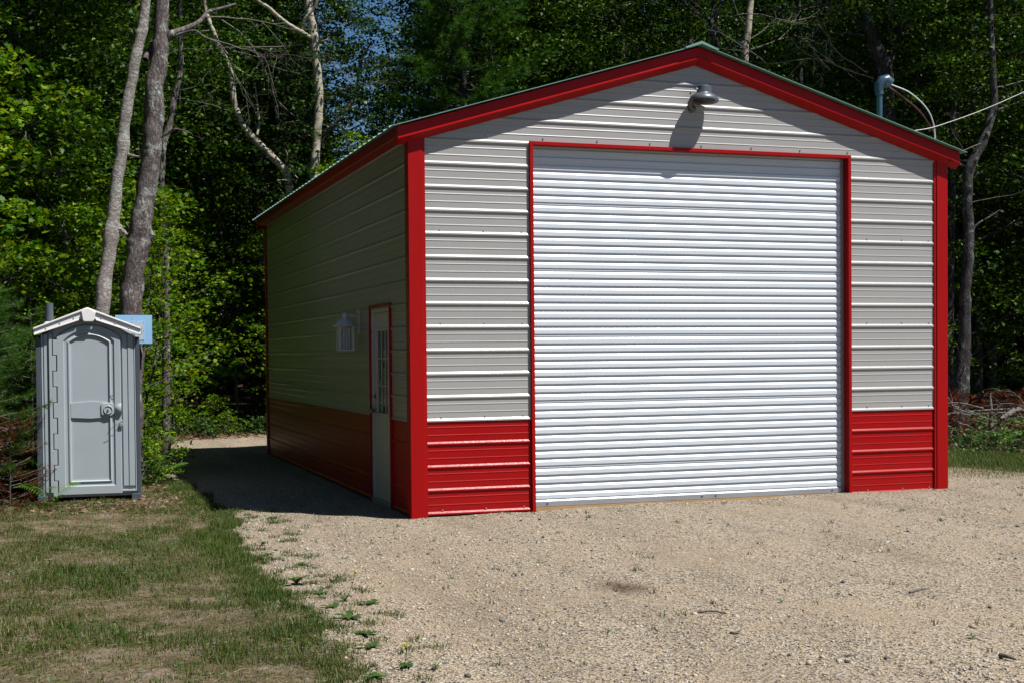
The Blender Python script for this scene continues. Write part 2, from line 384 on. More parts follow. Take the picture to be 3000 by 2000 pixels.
ysn = np.concatenate([np.arange(-14, -8, 0.4), np.arange(-8, 3, 0.05), np.arange(3, 14.6, 0.1)])
g = ribbon('gravel_yard', bx, rx, ysn, 150, M_gravel); tag(g, kind='structure')
g = ribbon('lawn', lambda y: np.full_like(y, -9.0), bx, ysn[ysn < 5.01], 90, M_lawn); tag(g, kind='structure')
yr = ysn[(ysn > -8) & (ysn < 5.2)]
g = ribbon('grass_verge', rx, lambda y: rx(y)+2.2+0.2*np.sin(y*1.7), yr, 30, M_lawn); tag(g, kind='structure')
xs = np.concatenate([np.arange(-140, -20, 10), np.arange(-20, 40, 0.6), np.arange(40, 160, 10)])
ys = np.concatenate([np.arange(-60, -16, 8), np.arange(-16, 50, 0.6), np.arange(50, 160, 10)])
X, Y = np.meshgrid(xs, ys); Z = H(X, Y) - 0.06
V = np.stack([X.ravel(), Y.ravel(), Z.ravel()], 1); nx = len(xs); i = (np.arange(len(ys)-1)[:, None]*nx + np.arange(nx-1)[None, :])
F = np.stack([i, i+1, i+nx+1, i+nx], -1).reshape(-1, 4)
g = obj('ground', tri_mesh('ground', V, F, smooth=True), None, M_floor); tag(g, kind='structure')

# ------------------------------------------------------------------ garage
P = 0.2286; W = 6.163; LEN = 9.30; XR = W/2; ZR = 4.715; SL = 0.30
DX0, DX1, DZT = 1.233, 4.939, 3.663
garage = empty('metal_garage', (0, 0, 0))
tag(garage, 'grey metal garage with red trim, red lower band and green gabled roof', 'garage')
def roofz(x): return ZR - SL*abs(x-XR)

def rib_profile(k0, k1, zstop=None):
    """(z, h) pairs of ribbed sheet from rib k0 to rib k1"""
    pts = []
    for k in range(k0, k1+1):
        z = k*P - 0.012
        if k > k0: pts += [(z-0.021, 0.0)]
        pts += [(z-0.012, 0.0115), (z+0.002, 0.0115), (z+0.019, 0.0)]
        if k < k1:
            for q in (P/3, 2*P/3):
                pts += [(z+q-0.003, 0.0), (z+q+0.002, 0.0026), (z+q+0.007, 0.0026), (z+q+0.013, 0.0)]
    return pts

def sheet(prof, fa, fb, plane, sgn=-1, off=0.0):
    """ribbed sheet in a vertical wall; plane 'x' = runs along x in the plane y=off; 'y' = runs along y in plane x=off"""
    mb = MB(); vs = []; fs = []
    for z, h in prof:
        a, b_ = fa(z), fb(z)
        for s in (a, b_):
            vs.append((s, off+sgn*h, z) if plane == 'x' else (off+sgn*h, s, z))
    for i in range(len(prof)-1):
        q = (2*i, 2*i+1, 2*i+3, 2*i+2)
        fs.append(q if (plane == 'x') == (sgn < 0) else q[::-1])
    return mb.add(vs, fs)

def build_wall(name, plane, sgn, off, strips, gable=False):
    wl = empty(name); wl.parent = garage
    for (fa, fb, k0, k1, mat) in strips:
        k = k0
        while k < k1:
            ke = min(k+4, k1) if not (k1-k == 5) else k1
            ke = min(ke, k1)
            sheet(rib_profile(k, ke), fa, fb, plane, sgn, off+sgn*0.0007*(k//4)).build('siding_panel', mat, wl)
            k = ke
    return wl
c_ = lambda v: (lambda z: v)
fx0 = lambda z: max(0.02, XR-(ZR-0.03-z)/SL); fx1 = lambda z: min(W-0.02, XR+(ZR-0.03-z)/SL)
front = build_wall('front_wall', 'x', -1, 0, [
    (c_(0.02), c_(DX0), 0, 4, M_red), (c_(0.02), c_(DX0), 4, 16, M_siding),
    (c_(DX1), c_(W-0.02), 0, 4, M_red), (c_(DX1), c_(W-0.02), 4, 16, M_siding), (fx0, fx1, 16, 20, M_siding)])
SD0, SD1, SDT = 0.785, 1.7335, 2.082
side = build_wall('side_wall', 'y', -1, 0, [
    (c_(0.02), c_(SD0), 0, 4, M_red), (c_(0.02), c_(SD0), 4, 9, M_siding),
    (c_(SD1), c_(LEN-0.02), 0, 4, M_red), (c_(SD1), c_(LEN-0.02), 4, 9, M_siding),
    (c_(0.02), c_(LEN-0.02), 9, 16, M_siding)])
build_wall('side_wall', 'y', 1, W, [(c_(0.02), c_(LEN-0.02), 0, 4, M_red), (c_(0.02), c_(LEN-0.02), 4, 16, M_siding)])
build_wall('back_wall', 'x', 1, LEN, [(c_(0.02), c_(W-0.02), 0, 4, M_red), (c_(0.02), c_(W-0.02), 4, 16, M_siding), (fx0, fx1, 16, 20, M_siding)])
# opaque inner lining so no light leaks (the framing and closure strips inside the sheets)
mb = MB(); mb.box((0.03, 0.12, -0.05), (DX0-0.01, 0.16, 3.7)); mb.box((DX1+0.01, 0.12, -0.05), (W-0.03, 0.16, 3.7)); mb.box((0.03, 0.04, 3.75), (W-0.03, 0.08, 3.80))
mb.build('inner_frame', M_galv, garage)

# corner posts: L shaped trims with a stepped flange on each face
def corner(xs_, ys_, mirx, miry):
    # outline in local coords, outside corner at (0,0), running +x and +y
    out = [(-0.030, -0.030), (0.112, -0.030), (0.116, -0.020), (0.142, -0.020), (0.142, -0.005), (0.0, -0.005), (-0.005, 0.0), (-0.005, 0.142), (-0.020, 0.142), (-0.020, 0.116), (-0.030, 0.112)]
    pts = [(xs_+mirx*x, ys_+miry*y) for x, y in out]
    if mirx*miry < 0: pts = pts[::-1]
    return MB().prism(pts, 2, -0.075, 3.70)
for a in ((0.010, 0.0, 1, 1), (W-0.010, 0.0, -1, 1), (0.010, LEN, 1, -1), (W-0.010, LEN, -1, -1)):
    corner(*a).build('corner_post', M_trim, garage, bevel=0.003)

# roof: two sheets ribbed down the slope, ridge cap, rake and eave trims
def roof_side(s):
    prof = []; y = -0.15
    while y < LEN+0.12:
        prof += [(y, 0), (y+0.178, 0), (y+0.192, 0.019), (y+0.212, 0.019), (y+0.2286, 0)]; y += P
    prof = [(min(yy, LEN+0.15), h) for yy, h in prof]
    vs = []; fs = []
    for yy, h in prof:
        for xx in (XR, XR+s*(XR+0.19)):
            z = roofz(xx); vs += [(xx, yy, z+h+0.007), (xx, yy, z)]
    for i in range(len(prof)-1):
        a = 4*i; b_ = 4*(i+1)
        fs += [(a, b_, b_+2, a+2), (a+1, a+3, b_+3, b_+1), (a+2, b_+2, b_+3, a+3)]
    n = 4*(len(prof)-1); fs += [(0, 2, 3, 1), (n, n+1, n+3, n+2)]
    return MB().add(vs, fs)
roof = empty('roof'); roof.parent = garage
for s in (-1, 1): roof_side(s).build('roof_sheet', M_roof, roof)
mb = MB(); zc = ZR+0.036
mb.prism([(XR-0.19, zc-0.19*SL-0.016), (XR-0.03, zc-0.012), (XR, zc), (XR+0.03, zc-0.012), (XR+0.19, zc-0.19*SL-0.016), (XR+0.18, zc-0.19*SL-0.03), (XR, zc-0.03), (XR-0.18, zc-0.19*SL-0.03)], 1, -0.165, LEN+0.165)
mb.build('ridge_cap', M_roof, roof)
SEC = [(0.0, -0.012), (-0.092, -0.012), (-0.096, -0.112), (-0.108, -0.120), (-0.108, -0.130), (-0.094, -0.132), (-0.02, -0.185), (0.0, -0.185)]
def rake(y0, sg):
    for s in (-1, 1):
        mb = MB(); xa, xb = XR, XR+s*(XR+0.135)
        n = len(SEC); vs = [(x, y0+sg*o, roofz(x)+dz-0.002) for x in (xa, xb) for o, dz in SEC]
        mb.add(vs, [tuple(range(n)), tuple(range(2*n-1, n-1, -1))] + [(i, n+i, n+(i+1) % n, (i+1) % n) for i in range(n)])
        mb.build('rake_trim', M_trim, roof)
rake(0, 1); rake(LEN, -1)
for s in (-1, 1):
    x0 = 0 if s < 0 else W; z0 = roofz(-0.13)+0.010
    pts = [(x0 - s*0.0 + (s*-o), z0+dz) for o, dz in [(0.0, -0.0), (-0.128, -0.012), (-0.130, -0.105), (-0.118, -0.112), (-0.02, -0.125), (0.0, -0.125)]]
    MB().prism(pts, 1, -0.094, LEN+0.094).build('eave_trim', M_trim, roof)

# trim round the big opening
def frame3(x0, x1, zt, zb, wd, y0, y1, par, mat, axis='x'):
    for a, b_ in (((x0, y0, zb), (x0+wd, y1, zt)), ((x1-wd, y0, zb), (x1, y1, zt)), ((x0+wd, y0, zt-wd), (x1-wd, y1, zt))):
        mb = MB()
        if axis == 'x': mb.box(a, b_)
        else: mb.box((a[1], a[0], a[2]), (b_[1], b_[0], b_[2]))
        mb.build('opening_trim', mat, par, bevel=0.002)
frame3(DX0, DX1, DZT+0.002, -0.065, 0.036, -0.032, 0.115, garage, M_trim)

# roll-up door
rd = empty('rollup_door'); rd.parent = garage
XD0, XD1, YD = DX0+0.036, DX1-0.036, 0.075
pitch = 0.0815; z = 0.062; first = True; k = 0
while z < DZT-0.03:
    prof = []; n = 8 if not first else 4
    for j in range(n):
        zb = z+j*pitch
        if zb > DZT-0.03: break
        prof += [(zb, 0.0), (zb+0.010, 0.0), (zb+0.016, 0.010), (zb+0.054, 0.010), (zb+0.069, 0.0)]
    z2 = min(z+n*pitch, DZT-0.02)
    prof += [(z2, 0.0), (z2+0.004, 0.004), (z2+0.012, 0.004), (z2+0.0125, 0.0)]
    prof = [(zz, h) for zz, h in prof if zz < DZT+0.01]
    sheet(prof, c_(XD0+0.004), c_(XD1-0.045), 'x', -1, YD-0.0006*k).build('curtain_panel', M_curtain, rd)
    z = z2+0.012 if not first else z2+0.012; first = False; k += 1
# tracks, bottom bar, bolts, sill board
for x0, x1 in ((XD0, XD0+0.006), (XD1-0.046, XD1)):
    MB().box((x0, YD-0.004, -0.03), (x1, YD+0.03, DZT-0.03)).build('guide_track', M_galv, rd)
bar = MB().prism([(YD-0.020, 0.0), (YD+0.02, 0.0), (YD+0.02, 0.066), (YD-0.008, 0.066), (YD-0.012, 0.056), (YD-0.020, 0.052)], 0, XD0+0.006, XD1-0.048).build('bottom_bar', M_galv, rd, bevel=0.002)
for bxp in (1.42, 3.16, 3.32, 4.74):
    MB().lathe([(0.0001, 0.006), (0.007, 0.005), (0.010, 0), (0.010, -0.006)][::-1], 8, mat=Matrix.Rotation(R(90), 3, 'X'), c=(bxp, YD-0.021, 0.028)).build('bolt', M_black, bar)
MB().box((XD0, YD-0.035, -0.075), (XD1, YD+0.08, -0.004)).build('sill_board', M_wood, garage)

# screws in the sheets (too small to pick apart)
mb = MB()
def screw(x, y, z, ax):
    if ax == 'x': mb.box((x-0.006, y-0.007, z-0.006), (x+0.006, y, z+0.006))
    else: mb.box((x-0.007, y-0.006, z-0.006), (x, y+0.006, z+0.006))
for k in (0, 4, 8, 12):
    for x in (0.30, 0.75, 1.15, 5.15, 5.6, 5.95): screw(x, -0.001, k*P+0.02, 'x')
for x in np.linspace(0.8, 5.5, 9): screw(x, -0.0065, 16*P+0.045, 'x')
for z in (16.6*P, 17.6*P, 18.6*P, 19.5*P): screw(XR-0.05, -0.005, z, 'x')
for x in (1.6, 4.6): screw(x, -0.005, 17.6*P, 'x')
for k in range(0, 16, 2):
    for y in (2.4, 3.6, 4.8, 6, 7.2, 8.4): screw(-0.001, y, k*P+0.05, 'y')
tag(mb.build('screws', M_galv, garage), kind='stuff')

# side door
sd = empty('side_door'); sd.parent = garage
frame3(SD0, SD1, SDT, -0.06, 0.03, -0.026, 0.06, sd, M_trim, 'y')
for a, b_ in (((SD0+0.03, -0.02), (SD0+0.085, SDT-0.03)), ((SD1-0.085, -0.02), (SD1-0.03, SDT-0.03))):
    MB().box((-0.006, a[0], a[1]), (0.075, b_[0], b_[1])).build('door_jamb', M_doorwhite, sd, bevel=0.002)
MB().box((-0.006, SD0+0.085, SDT-0.085), (0.075, SD1-0.085, SDT-0.03)).build('door_jamb', M_doorwhite, sd, bevel=0.002)
MB().box((-0.02, SD0+0.03, -0.05), (0.075, SD1-0.03, 0.0)).build('threshold', M_galv, sd)
y0, y1 = SD0+0.092, SD1-0.092
zb0, zb1 = 0.93, 1.80; g0, g1 = y0+0.12, y1-0.12
leaf = MB(); xf = 0.018
leaf.box((xf, y0, 0.005), (xf+0.04, y1, zb0)); leaf.box((xf, y0, zb1), (xf+0.04, y1, SDT-0.09)); leaf.box((xf, y0, zb0), (xf+0.04, g0, zb1)); leaf.box((xf, g1, zb0), (xf+0.04, y1, zb1))
dl = leaf.build('door_leaf', M_doorwhite, sd)
fr = MB(); t = 0.028
for a, b_ in (((g0-t, zb0-t), (g1+t, zb0)), ((g0-t, zb1), (g1+t, zb1+t)), ((g0-t, zb0), (g0, zb1)), ((g1, zb0), (g1+t, zb1))):
    fr.box((xf-0.010, a[0], a[1]), (xf+0.002, b_[0], b_[1]))
fr.build('window_frame', M_doorwhite, sd, bevel=0.002)
MB().box((xf+0.010, g0, zb0), (xf+0.014, g1, zb1)).build('window_pane', M_glass, sd)
for j in (1, 2):
    yy = g0+(g1-g0)*j/3; zz = zb0+(zb1-zb0)*j/3
    MB().box((xf, yy-0.006, zb0), (xf+0.009, yy+0.006, zb1)).build('muntin', M_doorwhite, sd)
    MB().box((xf+0.001, g0, zz-0.006), (xf+0.0085, g1, zz+0.006)).build('muntin', M_doorwhite, sd)
for zz, kn in ((0.945, True), (1.10, False)):
    rm = Matrix.Rotation(R(-90), 3, 'Y')
    pr = [(0.032, -0.003), (0.032, 0.008), (0.014, 0.012), (0.014, 0.02)] + ([(0.014, 0.035), (0.028, 0.045), (0.032, 0.058), (0.026, 0.072), (0.001, 0.076)] if kn else [(0.02, 0.026), (0.001, 0.028)])
    MB().lathe(pr, 14, mat=rm, c=(xf, y1-0.055, zz)).build('door_knob' if kn else 'deadbolt', M_brass, sd, smooth=True)
    if kn: MB().box((-0.055, y1-0.05, zz-0.006), (-0.045, y1+0.05, zz+0.006)).build('lever', M_brass, sd)
mb = MB()
for zz in (1.80, 1.1, 0.42): mb.lathe([(0.008, -0.002), (0.008, 0.003), (0.001, 0.004)], 8, mat=Matrix.Rotation(R(-90), 3, 'Y'), c=(-0.006, SD1-0.058, zz))
tag(mb.build('screws', M_black, sd), kind='stuff')

# wall lantern beside the side door
ln = empty('wall_lantern', (0.0, 2.30, 1.78)); tag(ln, 'white porch lantern with arched panes on the dark side wall', 'wall lamp')
def lanterncyl(prof, n=12, c=(0, 0, 0)): return MB().lathe(prof, n, c)
MB().box((-0.022, -0.035, -0.0), (0.0, 0.035, 0.28)).build('back_plate', M_white, ln, bevel=0.008)
LX = -0.17
MB().tube([(-0.015, 0, 0.20), (-0.08, 0, 0.212), (LX, 0, 0.212)], 0.011, 8).build('arm', M_white, ln)
MB().lathe([(0.032, 0.175), (0.03, 0.225), (0.022, 0.24), (0.001, 0.245)], 14, c=(LX, 0, 0)).build('finial', M_white, ln, smooth=True)
MB().lathe([(0.142, 0.088), (0.142, 0.098), (0.108, 0.102), (0.098, 0.135), (0.062, 0.168), (0.034, 0.18)], 8, c=(LX, 0, 0)).build('cap', M_white, ln)
mb = MB(); S_ = 0.075; z0, z1 = -0.17, 0.088
for sx in (-1, 1):
    for sy in (-1, 1): mb.box((LX+sx*S_-0.010, sy*S_-0.010, z0), (LX+sx*S_+0.010, sy*S_+0.010, z1))
mb.box((LX-S_-0.014, -S_-0.014, z0-0.014), (LX+S_+0.014, S_+0.014, z0)); mb.build('cage', M_white, ln)
mb = MB()
for sd_ in range(4):
    rm = Matrix.Rotation(sd_*math.pi/2, 3, 'Z')
    def bar_(p, q):
        mb.tube([tuple(rm @ Vector((a, -S_, b2)) + Vector((LX, 0, 0))) for a, b2 in (p, q)], 0.0042, 5)
    for a in (-0.03, 0.0, 0.03): bar_((a, z0), (a, 0.02))
    for a, c2 in ((-0.065, -0.03), (-0.03, 0), (0, 0.03), (0.03, 0.065)):
        mdl = (a+c2)/2; bar_((a, 0.02), (a+(mdl-a)*0.35, 0.05)); bar_((a+(mdl-a)*0.35, 0.05), (mdl, 0.08)); bar_((c2, 0.02), (c2-(c2-mdl)*0.35, 0.05)); bar_((c2-(c2-mdl)*0.35, 0.05), (mdl, 0.08))
mb.build('tracery', M_white, ln)
MB().box((LX-S_+0.014, -S_+0.014, z0), (LX+S_-0.014, S_-0.014, z1-0.01)).build('glass_panes', M_clear, ln)
MB().lathe([(0.022, z0), (0.024, z0+0.08), (0.015, z0+0.12), (0.001, z0+0.13)], 10, c=(LX, 0, 0)).build('bulb', M_white, ln, smooth=True)

# barn lamp under the gable
bl = empty('barn_lamp', (3.11, -0.14, 4.135)); bl.scale = (1.18, 1.0, 1.0); tag(bl, 'grey dome area light on bracket under the garage gable', 'wall lamp')
tilt = Matrix.Rotation(R(4), 3, 'Y') @ Matrix.Rotation(R(-5), 3, 'X')
MB().lathe([(0.100, 0.012), (0.126, 0.0), (0.134, 0.004), (0.134, 0.018), (0.122, 0.045), (0.098, 0.066), (0.075, 0.074), (0.072, 0.084), (0.068, 0.084)], 32, mat=tilt).build('shade', M_lampgrey, bl, smooth=True)
MB().lathe([(0.068, 0.078), (0.068, 0.150), (0.062, 0.158), (0.001, 0.160)], 28, mat=tilt).build('housing', M_lampgrey, bl, smooth=True)
MB().lathe([(0.100, 0.010), (0.09, 0.020), (0.03, 0.024), (0.001, 0.024)], 20, mat=tilt).build('lens', M_black, bl, smooth=True)
MB().tube([(-0.03, 0.145, -0.055), (-0.085, 0.12, -0.05), (-0.105, 0.08, -0.005), (-0.085, 0.03, 0.05), (-0.05, 0.01, 0.07)], [0.026, 0.026, 0.02, 0.018, 0.02], 8).build('arm', M_lampgrey, bl, smooth=True)
MB().lathe([(0.036, 0), (0.036, 0.02), (0.02, 0.03), (0.001, 0.03)], 14, mat=Matrix.Rotation(R(90), 3, 'X'), c=(-0.06, 0.140, -0.06)).build('wall_mount', M_lampgrey, bl, smooth=True)
MB().lathe([(0.011, -0.01), (0.011, 0.012), (0.001, 0.014)], 10, mat=Matrix.Rotation(R(90), 3, 'X'), c=(-0.085, -0.035, 0.115)).build('photocell', M_galv, bl)

# service mast
MX, MY = 6.30, 1.45
ms = empty('service_mast', (MX, MY, 3.0)); tag(ms, 'blue grey electrical mast with weatherhead at the right eave', 'electrical mast')
MB().tube([(0, 0, -2.6), (0, 0, 1.66)], 0.036, 16).build('pipe', M_pipe, ms, smooth=True)
MB().lathe([(0.036, 1.66), (0.05, 1.665), (0.05, 1.70), (0.044, 1.72)], 14).build('collar', M_pipe, ms, smooth=True)
MB().tube([(-0.012, 0, 1.70), (0.0, 0, 1.77), (0.035, -0.005, 1.83), (0.085, -0.01, 1.845), (0.14, -0.015, 1.80)], [0.05, 0.062, 0.07, 0.075, 0.072], 14).build('weatherhead', M_pipe, ms, smooth=True)
MB().box((-0.05, -0.05, 1.05), (0.05, 0.05, 1.08)).box((0.04, -0.02, 1.05), (0.16, 0.02, 1.11)).build('clamp', M_galv, ms)
MB().box((0.13, -0.03, 1.05), (0.18, 0.03, 1.12)).build('insulator', M_plasticW, ms)
def cable(name, pts, r, mat, lab):
    P0 = np.array(pts[0]); Q = smoothpath([np.array(p)-P0 for p in pts], 8)
    o = MB().tube(Q, r, 6).build(name, mat, None, smooth=True, loc=P0); tag(o, lab, 'cable'); return o
H0 = np.array([MX+0.16, MY, 4.80])
cable('white_wire', [H0, H0+(0.30, 0, -0.10), H0+(0.56, 0, -0.32), H0+(0.64, 0, -0.62), H0+(0.54, 0, -0.88), H0+(0.38, 0, -1.02)], 0.0075, M_cablew, 'white service wire looping out of the weatherhead')
cable('maroon_wire', [H0+(0, 0.03, -0.03), H0+(0.22, 0.03, -0.15), H0+(0.50, 0.03, -0.36), H0+(0.70, 0.03, -0.68), H0+(0.66, 0.03, -1.0), H0+(0.5, 0.03, -1.22)], 0.008, M_cablep, 'maroon service wire looping beside the white one')
cable('service_drop', [(MX+0.17, MY, 4.08), (MX+0.45, MY, 4.23), (MX+0.9, MY, 4.34), (MX+2.2, MY+0.3, 4.80), (MX+5, MY+1.2, 5.95), (MX+12, MY+3, 9.2)], 0.0055, M_alu, 'twisted overhead supply cable rising from the mast towards the trees')

# ------------------------------------------------------------------ portable toilet
PT = empty('portable_toilet', (-2.93, 2.98, -0.055), R(-3)); tag(PT, 'grey portable toilet with white gabled roof at the lawn edge', 'portable toilet')
K = 0.00170
def zx(px): return (px-587)*K
def zz_(py): return (1395-py)*K
def arch(x0, x1, zb, zs, zt, n=14):
    """closed outline: bottom left, bottom right, right spring, arc, left spring"""
    cx = (x0+x1)/2; hw = (x1-x0)/2; rise = max(zt-zs, 1e-4); rad = (hw*hw+rise*rise)/(2*rise); a0 = math.asin(min(1, hw/rad))
    pts = [(x0, zb), (x1, zb)]
    for i in range(n+1):
        a = a0-2*a0*i/n; pts.append((cx+rad*math.sin(a), zt-rad+rad*math.cos(a)))
    return pts
def loft(loops, cap=True):
    mb = MB(); n = len(loops[0][0])
    for pts, d in loops: mb.add([(x, d, z) for x, z in pts], [])
    fs = []
    for k in range(len(loops)-1):
        for i in range(n): fs.append((k*n+i, k*n+(i+1) % n, (k+1)*n+(i+1) % n, (k+1)*n+i))
    if cap: fs.append(tuple((len(loops)-1)*n+i for i in range(n)))
    mb.f += fs; return mb
DEP = 1.12
# shell: side and back walls, corner posts
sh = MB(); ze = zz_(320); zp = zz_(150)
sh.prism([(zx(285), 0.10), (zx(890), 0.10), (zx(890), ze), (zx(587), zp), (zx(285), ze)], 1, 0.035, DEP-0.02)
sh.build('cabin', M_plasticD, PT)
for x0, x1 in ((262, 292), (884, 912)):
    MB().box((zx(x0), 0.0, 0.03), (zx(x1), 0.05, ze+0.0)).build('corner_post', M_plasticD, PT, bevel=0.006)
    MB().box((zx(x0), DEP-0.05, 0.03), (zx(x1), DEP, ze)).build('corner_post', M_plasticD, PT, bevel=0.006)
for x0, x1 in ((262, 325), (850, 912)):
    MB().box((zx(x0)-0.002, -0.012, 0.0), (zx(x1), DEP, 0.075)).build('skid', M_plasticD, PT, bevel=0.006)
fb = MB(); fb.prism([(zx(292), 0.055), (zx(884), 0.055), (zx(884), ze), (zx(800), zz_(270)), (zx(640), zz_(205)), (zx(587), zz_(185)), (zx(534), zz_(205)), (zx(375), zz_(270)), (zx(292), ze)], 1, 0.022, 0.034)
fb.build('front_frame', M_plastic, PT)
# ribbed jambs left and right of the door
for x0, x1, y0_, zb_ in ((296, 306, 0.006, 1360), (312, 338, 0.004, 1330), (344, 363, -0.0185, 1330), (800, 832, 0.006, 1300), (836, 872, -0.002, 1300), (876, 883, 0.004, 1335)):
    MB().box((zx(x0), y0_, zz_(zb_)), (zx(x1), 0.024, zz_(300))).build('jamb_rib', M_plastic, PT, bevel=0.004)
MB().box((zx(790), -0.010, zz_(1335)), (zx(876), 0.02, zz_(1322))).build('jamb_foot', M_plastic, PT, bevel=0.003)
# crown of the front frame over the door
A1 = arch(zx(383), zx(800), zz_(360), zz_(322), zz_(234), 20); top = [(zx(800), zz_(268)), (zx(640), zz_(208)), (zx(587), zz_(188)), (zx(534), zz_(208)), (zx(375), zz_(268))]
arc = [p for p in A1[2:]]
MB().prism([(zx(806), zz_(322))] + top[:1] + top[1:] + [(zx(372), zz_(322))] + arc[::-1], 1, 0.0, 0.024).build('front_header', M_plastic, PT)
# door with arch, raised border and recessed panel
dr = empty('door'); dr.parent = PT
xl, xr_ = zx(392), zx(790)
L0 = arch(xl, xr_, zz_(1347), zz_(318), zz_(243), 20)
def shrink(x0, x1, b_, s_, t_, e): return arch(zx(x0)+e, zx(x1)-e, zz_(b_)+e, zz_(s_)-e*0.6, zz_(t_)-e, 20)
loops = [(L0, 0.028), (L0, -0.014), (arch(xl+0.006, xr_-0.006, zz_(1347)+0.006, zz_(318)-0.003, zz_(243)-0.006, 20), -0.020),
         (shrink(434, 750, 1292, 345, 270, -0.002), -0.020), (shrink(434, 750, 1292, 345, 270, 0.008), -0.004), (shrink(450, 735, 1275, 345, 290, 0.006), -0.004),
         (shrink(450, 735, 1275, 345, 290, 0.022), -0.016), (shrink(470, 720, 1262, 350, 305, 0.0), -0.016), (shrink(470, 720, 1262, 350, 305, 0.012), 0.002), (shrink(470, 720, 1262, 350, 305, 0.03), 0.004)]
loft(loops).build('door_leaf', M_plastic, dr)
def lens(x0, x1, zc_, h, y0_, y1_, nm):
    n = 12; up_ = [(x0+(x1-x0)*i/n, zc_+h*math.sin(math.pi*i/n)) for i in range(n+1)]; lo_ = [(x1-(x1-x0)*i/n, zc_-0.003) for i in range(n+1)]
    return up_
rail = [(zx(474), zz_(845)), (zx(597), zz_(852)), (zx(716), zz_(845)), (zx(716), zz_(748)), (zx(597), zz_(737)), (zx(474), zz_(748))]
MB().prism(rail, 1, -0.014, 0.004).build('mid_rail', M_plastic, dr, bevel=0.003)
MB().prism([(zx(664), zz_(758)), (zx(664), zz_(820)), (zx(672), zz_(829)), (zx(724), zz_(836)), (zx(745), zz_(820)), (zx(745), zz_(762)), (zx(735), zz_(752)), (zx(675), zz_(752))][::-1], 1, -0.028, 0.0).build('latch_plate', M_plastic, dr, bevel=0.004)
rx_ = Matrix.Rotation(R(90), 3, 'X')
MB().lathe([(0.050, 0), (0.050, 0.008), (0.044, 0.012), (0.042, 0.004), (0.012, 0.004), (0.012, 0.016), (0.001, 0.018)], 20, mat=rx_, c=(zx(708), -0.027, zz_(795))).build('latch_dial', M_plastic, dr, smooth=True)
MB().lathe([(0.006, 0), (0.006, 0.004), (0.001, 0.006)], 8, mat=rx_, c=(zx(708), -0.046, zz_(792))).build('keyhole', M_black, dr)
# round grip at the door edge
gm = MB(); gp = [(0.066*math.sin(t), 0.045*math.cos(t)) for t in np.linspace(math.pi/2, 0.02, 7)]
gm.lathe([(r_, z_) for r_, z_ in gp], 18, mat=rx_, c=(0, -0.018, 0)); gm.v = [(min(v[0], 0)+zx(791), v[1], v[2]+zz_(792)) for v in gm.v]; gm.build('door_grip', M_plastic, dr, smooth=True)
MB().box((zx(722), -0.022, zz_(706)), (zx(748), -0.018, zz_(702))).build('notch', M_black, dr)
# interlocking hinge knuckles
for k in range(10):
    za, zb2 = zz_(335+k*102), zz_(335+(k+1)*102)
    if k % 2 == 0: MB().box((zx(369), -0.0195, zb2+0.004), (zx(396), 0.022, za-0.003)).build('hinge_knuckle', M_plastic, dr, bevel=0.003)
    else: MB().box((zx(360), -0.019, zb2+0.004), (zx(387), 0.022, za-0.003)).build('hinge_knuckle', M_plastic, PT, bevel=0.003)
# padlock and its trailing wire
pdl = empty('padlock', (0, 0, 0)); pdl.parent = PT; del_ = None
MB().box((zx(778), -0.045, zz_(905)), (zx(803), -0.022, zz_(882))).build('lock_body', M_galv, pdl, bevel=0.003)
MB().tube(smoothpath([(zx(784), -0.034, zz_(884)), (zx(786), -0.03, zz_(870)), (zx(792), -0.03, zz_(864)), (zx(797), -0.03, zz_(870)), (zx(799), -0.034, zz_(884))], 4), 0.003, 6).build('shackle', M_galv, pdl)
MB().tube(smoothpath([(zx(780), -0.05, zz_(882)), (zx(745), -0.06, zz_(905)), (zx(715), -0.05, zz_(930)), (zx(698), -0.03, zz_(960))], 4), 0.0022, 5).build('wire', M_black, pdl)
# roof: gable slab, folded front fascia, rivets, keystone, vent pipe
rf = empty('roof'); rf.parent = PT
for s in (-1, 1):
    def rp(px, py): return (zx(587+s*abs(px-587)), zz_(py))
    outer = [rp(587, 133), rp(918, 262), rp(921, 300), rp(905, 302), rp(640, 208), rp(587, 190)]
    f = outer if s > 0 else outer[::-1]
    MB().prism(f[::-1], 1, -0.055, -0.02).build('fascia', M_plasticW, rf, bevel=0.006)
    lip = [rp(587, 128), rp(921, 260), rp(923, 272), rp(587, 142)]
    f = lip if s > 0 else lip[::-1]
    MB().prism(f[::-1], 1, -0.072, DEP+0.04).build('roof_panel', M_plasticW, rf, bevel=0.004)
    lip = [rp(640, 205), rp(918, 300), rp(918, 308), rp(640, 213)]; f = lip if s > 0 else lip[::-1]
    MB().prism(f[::-1], 1, -0.066, -0.01).build('fascia_lip', M_plasticW, rf, bevel=0.002)
    for t in (0.26, 0.52, 0.78):
        cx_, cz_ = rp(587+331*t, 165+129*t)
        MB().lathe([(0.009, 0), (0.009, 0.003), (0.001, 0.006)], 8, mat=rx_, c=(cx_, -0.056, cz_)).build('rivet', M_galv, rf)
MB().prism([(zx(550), zz_(160)), (zx(558), zz_(215)), (zx(568), zz_(222)), (zx(618), zz_(222)), (zx(628), zz_(215)), (zx(640), zz_(160)), (zx(620), zz_(145)), (zx(590), zz_(130)), (zx(570), zz_(140))][::-1], 1, -0.084, -0.05).build('keystone', M_plasticW, rf, bevel=0.008)
MB().tube([(zx(338), 0.35, zz_(250)), (zx(338), 0.35, zz_(92))], 0.046, 20).build('vent_pipe', M_plasticD, PT, smooth=True)
MB().lathe([(0.041, 0.0), (0.041, 0.001), (0.001, 0.001)], 16, c=(zx(338), 0.35, zz_(94))).build('pipe_mouth', M_black, PT)
